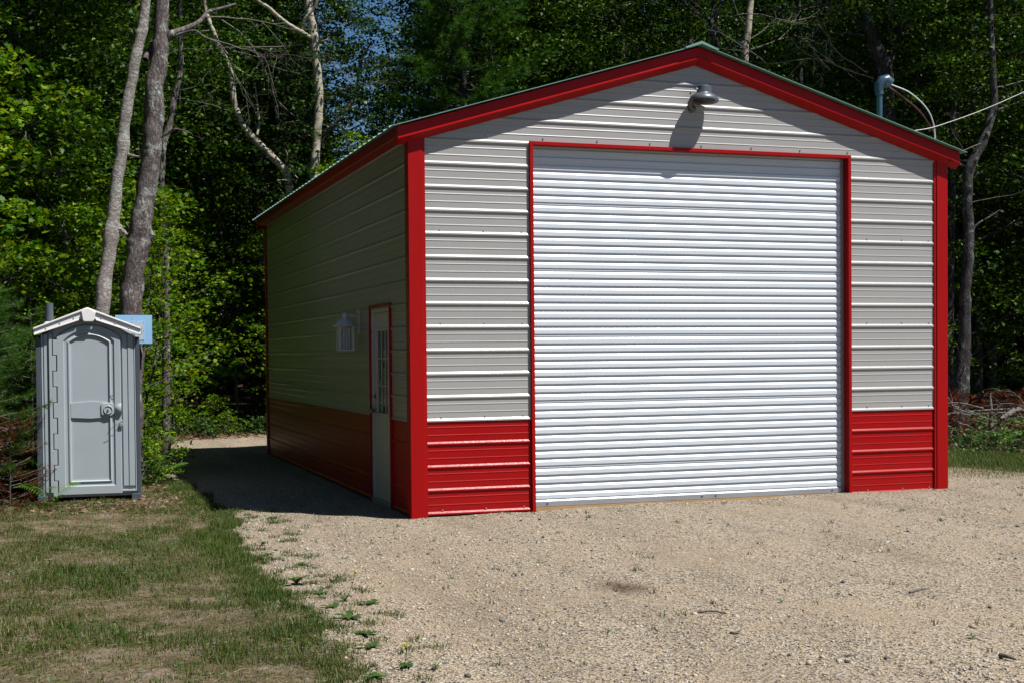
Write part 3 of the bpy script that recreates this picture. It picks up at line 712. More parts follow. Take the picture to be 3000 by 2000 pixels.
MB().lathe([(0.075, zz_(275)), (0.055, zz_(222)), (0.047, zz_(215)), (0.03, zz_(215))], 18, c=(zx(338), 0.35, 0)).build('pipe_collar', M_plasticW, PT, smooth=True)

# ------------------------------------------------------------------ leaf and needle templates
def fan(out, cz=0.0):
    V = [(0, 0.0, cz)] + out; n = len(out)
    return np.array(V, float), np.array([(0, i+1, (i+1) % n+1) for i in range(n)])
mo = [(0, -0.42), (0.16, -0.30), (0.44, -0.26), (0.30, -0.02), (0.50, 0.22), (0.18, 0.16), (0.0, 0.58), (-0.18, 0.16), (-0.50, 0.22), (-0.30, -0.02), (-0.44, -0.26), (-0.16, -0.30)]
LEAF_MAPLE = fan([(x, y, 0.10*abs(x)) for x, y in mo])
LEAF_ROUND = fan([(0, -0.45, 0), (0.34, -0.12, 0.07), (0.24, 0.28, 0.04), (0, 0.55, 0), (-0.24, 0.28, 0.04), (-0.34, -0.12, 0.07)])
LEAF_QUAD = (np.array([(0, -0.5, 0), (0.36, 0.0, 0.10), (0, 0.55, 0), (-0.36, 0.0, 0.10)], float), np.array([(0, 1, 2), (0, 2, 3)]))

def leaves_at(P_, tpl, size, tilt=0.55, upb=0.0):
    n = len(P_); Rm = rot_mats(rng.random(n)*6.283, rng.normal(0, tilt, n)+upb, rng.normal(0, tilt*0.8, n))
    return scatter(tpl[0], tpl[1], P_, Rm, size*(0.65+0.7*rng.random(n)))

def sprays(C, nl, rad, flat=0.17, droop=0.28):
    """leaf points: flat layered sprays round each centre"""
    n = len(C); d = rng.random((n, nl))**0.6; a = rng.random((n, nl))*6.283
    r = d*rad[:, None]; x = r*np.cos(a); y = r*np.sin(a)
    z = rng.normal(0, 1, (n, nl))*flat*rad[:, None]*0.5 - droop*r*d
    tx = rng.normal(0, 0.18, n)[:, None]; ty = rng.normal(0, 0.18, n)[:, None]
    return (C[:, None, :] + np.stack([x, y, z+tx*x+ty*y], -1)).reshape(-1, 3)

def crown_tall(seed, tpl, size, h0, h1, rmax, ns, nl, srad=(0.35, 0.8), trunkgap=0.3):
    z = h0+(h1-h0)*rng.random(ns)**0.9; t = (z-h0)/(h1-h0)
    prof = rmax*np.clip(np.sin(np.pi*np.clip(0.16+0.84*t, 0, 1))**0.6, 0.15, 1)
    a = rng.random(ns)*6.283; r = prof*(trunkgap+(1-trunkgap)*rng.random(ns)**0.55)
    lump = 1+0.22*np.sin(a*3+seed)+0.2*np.sin(z*1.7+a*2+seed)
    C = np.stack([r*lump*np.cos(a), r*lump*np.sin(a), z], 1)
    return leaves_at(sprays(C, nl, srad[0]+(srad[1]-srad[0])*rng.random(ns)), tpl, size), C

def limbs_mesh(C, trunk_fn, n, r0=0.03):
    """thin limbs from the trunk out to some of the spray centres"""
    parts = []
    for c in C[rng.choice(len(C), min(n, len(C)), replace=False)]:
        z0 = max(0.3, c[2]-0.35*np.hypot(c[0], c[1])-0.2); p0 = trunk_fn(z0)
        mid = (p0+c)/2 + np.array([rng.normal(0, 0.08), rng.normal(0, 0.08), -0.1])
        V, F = tube(smoothpath([p0, mid, c], 3), np.linspace(r0, 0.006, 7), 4)
        parts.append((V, F, np.zeros(len(V))))
    return join(parts)

def wobbly(hgt, lean=0.4, n=8, amp=0.12):
    a = rng.random()*6.283; z = np.linspace(0, hgt, n); t = z/hgt
    x = lean*t*math.cos(a)+np.cumsum(rng.normal(0, amp, n))*0.5; y = lean*t*math.sin(a)+np.cumsum(rng.normal(0, amp, n))*0.5
    x -= x[0]; y -= y[0]; return np.stack([x, y, z], 1)

def tree_meshes(seed, hgt, rbase, tpl, size, h0, rmax, ns, nl, nl_limbs, srad, mats, lean=0.5, gap=0.3, wob=0.12):
    path = wobbly(hgt, lean, 9, wob); sp = smoothpath(path, 3)
    fn = lambda z: np.array([np.interp(z, path[:, 2], path[:, 0]), np.interp(z, path[:, 2], path[:, 1]), z])
    V, F = tube(sp, rbase*(1-0.85*np.linspace(0, 1, len(sp)))+rbase*0.35*np.exp(-sp[:, 2]*3), 9)
    tm = tri_mesh('trunk', V, F, smooth=True); tm.materials.append(mats[0])
    (CV, CF, CR), C = crown_tall(seed, tpl, size, h0, hgt*1.02, rmax, ns, nl, srad, gap)
    off = np.array([np.interp(CV[:, 2], path[:, 2], path[:, 0]), np.interp(CV[:, 2], path[:, 2], path[:, 1])]).T
    CV[:, :2] += off*0.8
    cm = tri_mesh('crown', CV, CF, CR); cm.materials.append(mats[1])
    LV, LF, LR = limbs_mesh(C+np.array([fn(c[2])*[0.8, 0.8, 0] for c in C]), fn, nl_limbs, rbase*0.35)
    lm = tri_mesh('limbs', LV, LF, smooth=True); lm.materials.append(mats[2])
    return tm, cm, lm

def plant_tree(name, meshes, loc, rz, s, label, cat, group=None):
    e = empty(name, loc, rz); e.scale = (s, s, s); tag(e, label, cat, group)
    for nm, me in zip(('trunk', 'crown', 'limbs'), meshes): 
        o = obj(nm, me, e)
        if nm == 'limbs': o['kind'] = 'stuff'
    return e

# ------------------------------------------------------------------ pine
NEED = np.array([(-0.5, 0, 0), (0.5, 0, 0), (0.15, 1, 0.0)], float)
def tufts(C, D, nn, ln_, wd):
    """needle bunches at C pointing roughly along D"""
    n = len(C); Pn = np.repeat(C, nn, 0); Dn = np.repeat(D, nn, 0) + rng.normal(0, 0.55, (n*nn, 3)); Dn[:, 2] += 0.12
    Dn /= np.linalg.norm(Dn, axis=1)[:, None]
    A = np.cross(Dn, rng.normal(0, 1, (n*nn, 3))); A /= np.linalg.norm(A, axis=1)[:, None]; B = np.cross(A, Dn)
    Rm = np.stack([A, Dn, B], -1); L_ = ln_*(0.6+0.6*rng.random(n*nn))
    S = np.stack([np.full(n*nn, wd), L_, L_], 1)
    rv = np.repeat(np.clip(rng.normal(0.45, 0.22, n), 0, 1), nn)
    return scatter(NEED, np.array([(0, 1, 2)]), Pn, Rm, S, rv)

def pine_meshes(hgt, rbase, lmax, wh=0.45, z0=1.2, nn=9, ln_=0.12, wd=0.006, tw=16, mats=None, droop=0.1):
    V, F = tube([(0, 0, z) for z in np.linspace(0, hgt, 12)], rbase*(1-0.9*np.linspace(0, 1, 12)), 9)
    tm = tri_mesh('trunk', V, F, smooth=True); tm.materials.append(mats[0])
    C = []; D = []; bp = []; z = z0
    while z < hgt-0.15:
        t = z/hgt; nb = rng.integers(4, 7); a0 = rng.random()*6.283
        for b_ in range(nb):
            a = a0+6.283*b_/nb+rng.normal(0, 0.2); Lb = lmax*(1-t)**0.8*(0.6+0.5*rng.random())+0.12
            d = np.array([math.cos(a), math.sin(a), 0]); zz = z+rng.normal(0, 0.08)
            pts = [np.array([0, 0, zz])+d*Lb*q+np.array([0, 0, Lb*(0.22*q-droop*q*q*2+0.12*q**3)]) for q in (0, 0.35, 0.7, 1)]
            q_ = smoothpath(pts, 3); Vb, Fb = tube(q_, np.linspace(rbase*0.22*(1-t)+0.004, 0.003, len(q_)), 4); bp.append((Vb, Fb, np.zeros(len(Vb))))
            nt_ = max(4, int(tw*Lb)); qq = np.linspace(0.25, 1.0, nt_)
            base = np.array([np.interp(qq, [0, 0.35, 0.7, 1], [p[i] for p in pts]) for i in range(3)]).T
            side = np.cross(d, [0, 0, 1]); sgn = rng.choice([-1, 1], nt_); so_ = (1.05-qq)*Lb*0.45*rng.random(nt_)
            fw_ = so_*0.7
            c = base + side[None]*(sgn*so_)[:, None] + d[None]*fw_[:, None] + rng.normal(0, 0.03, (nt_, 3))
            dd = d[None]*0.9 + side[None]*(sgn*0.6)[:, None] + np.array([0, 0, 0.1])
            C.append(c); D.append(dd); C.append((base+c)/2); D.append(dd)
            C.append(base); D.append(np.repeat(d[None], nt_, 0))
        z += wh*(0.8+0.4*rng.random())*(1-0.5*t)
    C = np.concatenate(C); D = np.concatenate(D)
    NV, NF, NR = tufts(C, D, nn, ln_, wd); cm = tri_mesh('crown', NV, NF, NR); cm.materials.append(mats[1])
    BV, BF, _ = join(bp); lm = tri_mesh('limbs', BV, BF, smooth=True); lm.materials.append(mats[2])
    return tm, cm, lm

PINE_A = pine_meshes(14, 0.16, 3.4, 0.42, 1.6, 20, 0.17, 0.010, 14, (M_darkbark, M_needle, M_twig))
PINE_S = pine_meshes(2.6, 0.028, 0.85, 0.16, 0.25, 12, 0.075, 0.003, 26, (M_twig, M_needle, M_twig), 0.05)
PINE_S2 = pine_meshes(3.6, 0.035, 1.1, 0.2, 0.5, 12, 0.08, 0.0035, 22, (M_twig, M_needle, M_twig), 0.05)

# ------------------------------------------------------------------ prototype broadleaf trees
TALL = [tree_meshes(1, 15, 0.17, LEAF_QUAD, 0.095, 2.2, 3.0, 250, 116, 60, (0.5, 1.15), (M_darkbark, M_forest, M_darkbark)),
        tree_meshes(2, 17, 0.15, LEAF_QUAD, 0.09, 3.4, 2.6, 240, 116, 60, (0.5, 1.05), (M_barkgrey, M_forest, M_darkbark)),
        tree_meshes(3, 13, 0.13, LEAF_QUAD, 0.095, 1.4, 2.8, 235, 116, 60, (0.5, 1.1), (M_darkbark, M_forest, M_darkbark))]
ASP = [tree_meshes(4, 15, 0.12, LEAF_ROUND, 0.12, 4.6, 2.4, 380, 24, 50, (0.25, 0.55), (M_aspenbark, M_aspen, M_twig)),
       tree_meshes(5, 14, 0.11, LEAF_ROUND, 0.12, 3.6, 2.6, 380, 24, 50, (0.25, 0.55), (M_aspenbark, M_aspen, M_twig))]
SAP = [tree_meshes(6, 5.2, 0.028, LEAF_MAPLE, 0.078, 0.5, 1.15, 44, 72, 70, (0.3, 0.62), (M_twig, M_maple, M_twig), 0.5, 0.15, 0.09),
       tree_meshes(7, 4.2, 0.022, LEAF_MAPLE, 0.075, 0.4, 1.0, 36, 72, 60, (0.28, 0.58), (M_twig, M_maple, M_twig), 0.4, 0.15, 0.08),
       tree_meshes(8, 6.4, 0.034, LEAF_MAPLE, 0.078, 1.2, 1.3, 50, 72, 80, (0.32, 0.65), (M_twig, M_maple, M_twig), 0.6, 0.15, 0.1)]
BUSH = [tree_meshes(9, 1.1, 0.012, LEAF_ROUND, 0.062, 0.08, 0.62, 34, 34, 30, (0.14, 0.3), (M_twig, M_maple, M_twig), 0.2, 0.1, 0.05),
        tree_meshes(10, 0.8, 0.012, LEAF_ROUND, 0.07, 0.05, 0.55, 30, 26, 24, (0.12, 0.28), (M_twig, M_weed, M_twig), 0.2, 0.1, 0.05)]
def gz(x, y): return float(H(x, y))-0.05

#__FOREST__
# ------------------------------------------------------------------ named trees, traced to their own distances
def twig_set(start, direc, length, depth=3, r=0.012, out=None):
    """a bare branch that forks into finer ones"""
    if out is None: out = []
    d = np.array(direc, float); d /= np.linalg.norm(d); pts = [np.array(start, float)]; n = 6
    for i in range(n):
        d = d + rng.normal(0, 0.16, 3); d /= np.linalg.norm(d); pts.append(pts[-1]+d*length/n)
    V, F = tube(pts, np.linspace(r, r*0.35, len(pts)), 5 if depth > 1 else 4); out.append((V, F, np.zeros(len(V))))
    if depth > 0:
        for i in rng.choice(np.arange(2, n+1), 3 if depth > 1 else 2, replace=False):
            nd = d + rng.normal(0, 0.55, 3); twig_set(pts[i], nd, length*(0.35+0.3*rng.random()), depth-1, r*0.55, out)
    return out

def named_tree(name, label, path, y, mat, limbs=(), crown=None, twigs=(), group=None, cat='tree', wob=0.10, dy=0.0, knots=()):
    """path: (u, v, width px) rows from the top down; the last one runs down to the ground"""
    pts = []; rad = []
    for u, v, wd in path:
        p = at(u, v, y); dep = (p-CP)@_fw; pts.append(p); rad.append(wd*dep/FPX/2)
    pts = pts[::-1]; rad = rad[::-1]
    b0 = pts[0].copy(); gz_ = gz(b0[0], b0[1])
    if b0[2] > gz_+0.1:
        pts.insert(0, np.array([b0[0]+(b0[0]-pts[1][0])*0.15, b0[1], gz_])); rad.insert(0, rad[0]*1.25)
    top = pts[-1]; tdir = pts[-1]-pts[-2]; tdir /= np.linalg.norm(tdir); tdir[2] = abs(tdir[2])+0.3; tdir /= np.linalg.norm(tdir)
    base = pts[0]
    e = empty(name, base); tag(e, label, cat, group)
    ext = [] if crown is None else [top+tdir*crown.get('up', 5)*q for q in (0.5, 1)]
    P_ = np.array(pts+ext)-base; Rr = rad+[rad[-1]*0.7, rad[-1]*0.2][:len(ext)]
    sp = smoothpath(P_, 5); rr = np.interp(np.linspace(0, 1, len(sp)), np.linspace(0, 1, len(Rr)), Rr)
    V, F = tube(sp, rr*(1+rng.normal(0, 0.03, len(sp))), 14)
    nz = np.array([noise.noise(Vector(v*5.0)) for v in V]); c = np.repeat(sp, 14, 0); V = V+(V-c)*nz[:, None]*wob*1.8
    obj('trunk', tri_mesh('trunk', V, F, smooth=True), e, mat)
    for lp, yy, w0, w1 in limbs:
        q = [at(u, v, y+(yy*i/max(1, len(lp)-1)))-base for i, (u, v) in enumerate(lp)]; dep = (at(lp[0][0], lp[0][1], y)-CP)@_fw
        sq = smoothpath(q, 4); V, F = tube(sq, np.linspace(w0, w1, len(sq))*dep/FPX/2*(1+rng.normal(0, 0.06, len(sq))), 8)
        obj('limb', tri_mesh('limb', V, F, smooth=True), e, mat)
    for u, v, kr in knots:
        q = at(u, v, y)-base; k0 = 0.56*kr*(((at(u, v, y)-CP)@_fw)/FPX); mbk = MB()
        mbk.lathe([(k0*0.45, -k0*0.95), (k0*0.85, -k0*0.6), (k0, 0), (k0*0.85, k0*0.6), (k0*0.45, k0*0.95)], 12, c=(q[0], q[1], q[2]))
        mbk.v = [tuple(Vector(a)+(Vector(a)-Vector(q))*(0.5*noise.noise(Vector(a)*14))) for a in mbk.v]
        mbk.build('knot', mat, e, smooth=True)
    if crown is not None and crown.get('mesh'):
        for cmn, (dx, dyy, dz), s, rz in crown['mesh']:
            o = obj('crown', cmn, e); o.location = (dx, dyy, dz); o.scale = (s, s, s); o.rotation_euler = (0, 0, rz)
    tw = []
    for (u, v), dr_, ln_, r_ in twigs:
        twig_set(at(u, v, y)-base, dr_, ln_, 3, r_, tw)
    if tw:
        V, F, _ = join(tw); o = obj('twigs', tri_mesh('twigs', V, F, smooth=True), e, M_twig); o['kind'] = 'stuff'
    return e

named_tree('maple_tree', 'thick grey brown trunk with lichen rising behind the portable toilet and blue board',
    [(475, 0, 43), (468, 143, 50), (456, 230, 52), (452, 330, 56), (446, 420, 58), (443, 459, 62), (427, 574, 56), (410, 688, 68), (402, 730, 66), (394, 790, 62), (384, 895, 66), (382, 1080, 70), (378, 1290, 80)], 4.75, M_barkgrey,
    limbs=[([(492, 103), (516, 92), (539, 86), (574, 70), (591, 57), (604, 38), (620, 31), (650, 24), (690, 12)], 0.8, 18, 6), ([(510, 108), (545, 96), (574, 92), (600, 110), (640, 128), (668, 160)], -0.5, 11, 4),
           ([(470, 402), (492, 392), (511, 379), (540, 384), (562, 393)], -0.4, 9, 3), ([(425, 175), (438, 150), (448, 130)], 0.2, 18, 14), ([(398, 440), (420, 438), (436, 436)], 0, 8, 5)],
    crown=dict(up=6, mesh=[(TALL[0][1], (0.2, 3.2, 6.6), 0.62, 0.3)]),
    twigs=[((560, 90), (1, 0.3, -0.4), 1.1, 0.010), ((600, 50), (1, 0, 0.1), 1.4, 0.010), ((640, 128), (0.7, 0, -0.8), 0.8, 0.007)], wob=0.16, knots=[(462, 335, 34), (452, 460, 36), (428, 690, 40), (404, 722, 42), (490, 100, 22)])
named_tree('maple_tree', 'slimmer light grey trunk leaning left of the thick one behind the portable toilet',
    [(427, 0, 30), (413, 103, 31), (396, 184, 34), (381, 258, 33), (367, 344, 34), (358, 436, 38), (344, 516, 36), (336, 602, 38), (327, 677, 44), (318, 757, 42), (298, 895, 46), (280, 1080, 50), (262, 1290, 56)], 4.42, M_barklight,
    limbs=[([(372, 452), (392, 458), (410, 460)], -0.2, 10, 5), ([(352, 672), (364, 680), (372, 690)], -0.1, 14, 8)],
    crown=dict(up=6, mesh=[(TALL[2][1], (-0.6, 3.8, 6.0), 0.62, 2.0)]), wob=0.15, knots=[(362, 445, 26), (343, 672, 30), (322, 752, 30), (398, 178, 22)])
named_tree('aspen_tree', 'pale aspen trunk bending to the left above the garage eave',
    [(601, 20, 11), (608, 50, 12), (627, 99, 14), (642, 142, 15), (665, 184, 18), (678, 226, 18), (681, 268, 18), (690, 318, 18), (711, 367, 19), (738, 402, 21), (772, 436, 22), (799, 463, 22), (830, 494, 23), (845, 536, 24), (850, 640, 26), (852, 900, 30)], 15.6, M_aspenbark,
    limbs=[([(753, 398), (759, 364), (755, 314), (747, 245)], 0.3, 8, 4), ([(836, 480), (842, 462), (838, 445), (832, 438)], -0.3, 7, 3), ([(832, 480), (850, 500), (872, 522)], -0.4, 4, 2), ([(812, 530), (830, 528), (845, 530)], -0.2, 5, 3),
           ([(668, 190), (700, 205), (730, 222), (770, 225), (830, 232)], 0.6, 6, 2), ([(640, 140), (606, 150), (570, 165)], 0.5, 5, 2)],
    crown=dict(up=2.5, mesh=[(ASP[0][1], (-1.6, 1.6, 2.4), 0.62, 0.5), (ASP[1][1], (-0.3, 2.4, 0.8), 0.6, 2.5)]),
    twigs=[((650, 60), (0.8, 0, -0.7), 2.4, 0.018), ((640, 130), (0.9, 0, -0.3), 2.6, 0.018), ((700, 340), (-0.8, 0, 0.4), 1.2, 0.012), ((680, 250), (0.5, -0.2, 0.1), 1.5, 0.012), ((627, 90), (-0.9, 0, -0.2), 2.0, 0.018), ((740, 300), (-0.7, 0, -0.4), 1.2, 0.01)])
named_tree('aspen_tree', 'straight pale aspen trunk with dark scars standing behind the garage eave',
    [(902, -10, 24), (906, 38, 24), (918, 84, 24), (921, 126, 27), (925, 168, 24), (931, 230, 25), (935, 283, 24), (933, 337, 25), (929, 386, 26), (925, 440, 23), (921, 509, 30), (922, 700, 32), (924, 900, 34)], 15.0, M_aspenbark,
    limbs=[([(914, 115), (883, 96), (845, 73), (810, 46), (785, 22), (761, 8), (740, -14)], -0.6, 17, 9), ([(884, 94), (888, 72), (895, 54), (918, 27), (932, -8)], -0.3, 10, 10),
           ([(930, 124), (950, 108)], -0.3, 6, 5), ([(932, 126), (950, 120), (966, 116)], -0.2, 6, 4)],
    crown=dict(up=3.5, mesh=[(ASP[1][1], (0.2, 1.0, 1.6), 0.62, 1.0)]),
    twigs=[((887, 130), (-0.8, 0, -0.5), 3.0, 0.022), ((935, 230), (0.6, 0.3, 0.4), 1.2, 0.01)])
named_tree('dead_snag', 'dark bare snag leaning right beside the straight pale aspen',
    [(1090, 122, 4), (1063, 168, 7), (1052, 210, 7), (1048, 237, 8), (1040, 283, 9), (1013, 325, 10), (983, 364, 11), (948, 406, 13), (930, 480, 16), (925, 700, 20)], 16.0, M_darkbark,
    limbs=[([(1063, 160), (1062, 140)], 0, 5, 3), ([(1000, 345), (990, 335), (985, 320)], 0, 4, 2), ([(1020, 318), (1050, 330), (1090, 345)], 0.5, 8, 4)],
    twigs=[((1045, 260), (0.6, 0, 0.3), 1.6, 0.014), ((990, 360), (0.3, 0, -0.6), 1.1, 0.010), ((1055, 190), (0.7, 0, 0.1), 1.1, 0.01)], cat='dead tree')
named_tree('forked_tree', 'dark forked trunk seen between the two pale aspens',
    [(906, 300, 12), (902, 344, 17), (891, 383, 19), (868, 421, 23), (852, 459, 24), (845, 528, 28), (846, 700, 30)], 17.0, M_darkbark,
    limbs=[([(850, 450), (842, 420), (837, 402), (814, 367), (787, 348), (740, 335)], 0.6, 16, 7), ([(870, 400), (862, 350), (845, 310), (838, 270)], 0.4, 12, 7), ([(900, 350), (940, 300), (990, 270), (1040, 255)], 0.8, 15, 8)],
    crown=dict(up=2.0, mesh=[(ASP[0][1], (0.8, 0.4, 2.2), 0.55, 4.0)]),
    twigs=[((880, 300), (-0.5, 0, 0.8), 1.8, 0.014), ((845, 310), (0.3, 0, 0.7), 1.5, 0.012)])
named_tree('big_tree', 'broad dark trunk forking behind the electrical mast',
    [(2536, -10, 26), (2544, 64, 30), (2556, 110, 34), (2570, 150, 40), (2591, 200, 48), (2595, 272, 46), (2600, 330, 46), (2604, 480, 48), (2606, 800, 56)], 9.6, M_darkbark,
    limbs=[([(2600, 190), (2614, 160), (2629, 102), (2650, 43), (2680, -8)], 0.3, 30, 20), ([(2642, 130), (2652, 90), (2668, 48)], -0.4, 14, 8), ([(2560, 110), (2540, 90), (2510, 60), (2480, 40), (2410, 15), (2330, 25), (2230, 30)], 0.6, 12, 4),
           ([(2630, 225), (2670, 200), (2720, 175), (2780, 155), (2860, 160), (2990, 158)], -0.8, 12, 4), ([(2535, 105), (2490, 98), (2430, 98)], -0.4, 7, 3), ([(2650, 120), (2700, 60), (2780, 20), (2830, -6)], -0.2, 10, 6)],
    crown=dict(up=5, mesh=[(TALL[1][1], (0.4, 0.8, 3.6), 0.75, 1.0)]),
    twigs=[((2560, 230), (-0.8, -0.1, 0.0), 2.6, 0.018), ((2540, 215), (-0.9, -0.1, 0.4), 2.2, 0.014), ((2720, 175), (0.8, 0, 0.2), 2.2, 0.014), ((2700, 300), (0.9, 0, 0.0), 2.0, 0.012), ((2430, 60), (-0.6, 0, -0.6), 1.8, 0.012), ((2800, 160), (0.5, 0, 0.8), 1.4, 0.012)])
named_tree('birch_tree', 'slim pale trunk behind the forked dark tree near the mast',
    [(2612, -10, 16), (2610, 30, 16), (2608, 98, 15), (2606, 200, 16), (2608, 800, 20)], 11.5, M_aspenbark, crown=dict(up=4, mesh=[(ASP[0][1], (0.0, 0.6, 3.5), 0.6, 0.0)]))
named_tree('birch_tree', 'slim pale trunk just right of the roof ridge',
    [(2200, -10, 19), (2196, 40, 19), (2191, 90, 20), (2187, 128, 21), (2183, 180, 20), (2184, 700, 26)], 14.5, M_aspenbark,
    crown=dict(up=4, mesh=[(ASP[1][1], (0.0, 0.8, 3.2), 0.62, 3.0)]),
    twigs=[((2186, 150), (0.8, 0, 0.6), 2.6, 0.02), ((2190, 120), (0.9, 0, 0.9), 2.2, 0.015), ((2193, 90), (-0.8, 0, 0.7), 2.6, 0.02)])
named_tree('dark_tree', 'dark twisted trunk just left of the roof ridge line above the gable',
    [(2092, -8, 12), (2088, 40, 14), (2086, 75, 17), (2088, 110, 15), (2092, 150, 16), (2094, 700, 24)], 14.0, M_darkbark,
    limbs=[([(2098, 80), (2120, 110), (2140, 140), (2156, 170)], 0.2, 9, 7), ([(2088, 70), (2070, 55), (2040, 40), (2000, 5)], 0.3, 9, 4), ([(2094, 60), (2106, 30), (2112, -8)], 0, 12, 9), ([(2094, 90), (2102, 120), (2106, 140)], -0.2, 6, 4)],
    crown=dict(up=4, mesh=[(TALL[0][1], (0.0, 1.2, 3.0), 0.6, 5.0)]),
    twigs=[((2086, 80), (0.9, 0, 0.2), 2.6, 0.015), ((2060, 50), (-0.9, 0, 0.5), 2.0, 0.012)])
named_tree('maple_tree', 'dark trunk with fissured bark kinked to the right beside the garage right corner',
    [(2907, 195, 20), (2912, 297, 22), (2898, 364, 24), (2876, 427, 26), (2842, 490, 29), (2833, 574, 30), (2838, 663, 30), (2836, 753, 32), (2829, 846, 32), (2826, 939, 36), (2821, 1051, 42), (2812, 1150, 50), (2806, 1260, 60)], 6.9, M_darkbark,
    limbs=[([(2838, 500), (2822, 488), (2806, 480)], 0.2, 12, 5), ([(2838, 700), (2860, 660), (2900, 635), (2930, 615)], 0.4, 8, 3), ([(2838, 1045), (2860, 1030), (2866, 1005), (2862, 985)], -0.2, 4, 3), ([(2814, 1075), (2808, 1030), (2798, 1000)], -0.3, 5, 3), ([(2838, 1040), (2830, 1065), (2826, 1090), (2832, 1104)], -0.3, 5, 3)],
    crown=dict(up=5, mesh=[(TALL[2][1], (1.2, 1.0, 4.5), 0.7, 1.7)]),
    twigs=[((2900, 330), (0.8, -0.2, 0.5), 1.8, 0.014), ((2880, 420), (-0.8, -0.2, 0.0), 1.4, 0.010), ((2830, 600), (0.9, -0.2, 0.3), 1.2, 0.008), ((2905, 260), (0.8, -0.3, 0.2), 1.8, 0.012)], wob=0.14)
named_tree('maple_tree', 'thin shaded trunk close behind the thick lichened trunk',
    [(528, 90, 14), (530, 180, 15), (522, 240, 17), (508, 300, 18), (496, 370, 18), (478, 430, 20), (474, 520, 18), (476, 640, 18), (486, 740, 18), (488, 900, 20), (486, 1240, 26)], 8.2, M_barkgrey,
    limbs=[([(462, 560), (478, 600), (492, 640), (500, 690)], 0.4, 9, 7), ([(526, 260), (526, 300), (520, 320)], 0.1, 6, 3)], crown=dict(up=5, mesh=[(TALL[0][1], (0.3, 0.5, 4.8), 0.55, 3.0)]))
named_tree('stub_tree', 'short broken grey trunk in the shade at the far left edge',
    [(22, 690, 20), (26, 730, 26), (34, 780, 24), (30, 900, 26), (30, 1250, 30)], 9.0, M_barklight, limbs=[([(-10, 775), (20, 770), (44, 755), (62, 735), (62, 722), (40, 706), (25, 690)], -1.2, 9, 5)], cat='dead tree')

# the bright maple on the left and its neighbours
MAPL = tree_meshes(21, 6.0, 0.06, LEAF_MAPLE, 0.088, 2.35, 1.7, 66, 130, 90, (0.42, 0.85), (M_barklight, M_maple, M_twig), 0.4, 0.1, 0.1)
plant_tree('young_maple', MAPL, (-4.75, 5.4, gz(-4.75, 5.4)), 0.6, 1.0, 'bright sunlit young maple leaning over the left edge of the lawn', 'tree')
plant_tree('young_maple', MAPL, (-5.6, 7.2, gz(-5.6, 7.2)), 3.1, 1.25, 'taller young maple behind the bright one at the far left', 'tree')

# pines
def pine_at(u, v, y, mesh, s, rz, label, group=None):
    p = at(u, v, y); return plant_tree('pine_tree', mesh, (p[0], p[1], gz(p[0], p[1])), rz, s, label, 'pine tree', group)
pine_at(1358, 300, 16.2, PINE_A, 1.0, 0.3, 'big white pine with a pale trunk directly behind the left roof slope')
pine_at(1650, 300, 20.5, PINE_A, 1.0, 2.3, 'white pine half hidden behind the gable ridge')
pine_at(960, 300, 22.5, PINE_A, 0.52, 1.3, 'small pine low between the aspens above the eave')
for (x, y, mesh, s, rz, lab) in ((-3.93, 3.2, PINE_S, 0.95, 0.2, 'green young pine left of the portable toilet'), (-4.35, 4.3, PINE_S2, 1.05, 1.9, 'taller young pine in the shade at the left edge'), (-4.7, 2.9, PINE_S2, 0.9, 4.0, 'young pine just outside the left side of the lawn'), (-3.55, 4.9, PINE_S, 0.85, 3.0, 'small pine squeezed behind the portable toilet vent pipe')):
    plant_tree('young_pine', mesh, (x, y, gz(x, y)), rz, s, lab, 'pine tree')
RUSTP = [PINE_S[0], PINE_S[1].copy(), PINE_S[2]]; RUSTP[1].materials.clear(); RUSTP[1].materials.append(M_rust)
C_ = []; D_ = []
rp_ = pine_meshes(1.25, 0.018, 0.62, 0.13, 0.06, 9, 0.07, 0.0032, 14, (M_twig, M_rust, M_twig), 0.0)
plant_tree('dead_pine_seedling', rp_, (-3.76, 2.86, gz(-3.76, 2.86)), 0.5, 0.85, 'rust brown dead pine seedling touching the toilet side', 'dead tree')
plant_tree('dead_pine_seedling', rp_, (-4.15, 2.75, gz(-4.15, 2.75)), 2.5, 0.6, 'smaller rust brown dead seedling at the lower left edge', 'dead tree')
plant_tree('dead_pine_seedling', rp_, (9.9, 5.6, gz(9.9, 5.6)), 1.5, 0.9, 'rust brown dead seedling in front of the kinked trunk', 'dead tree')

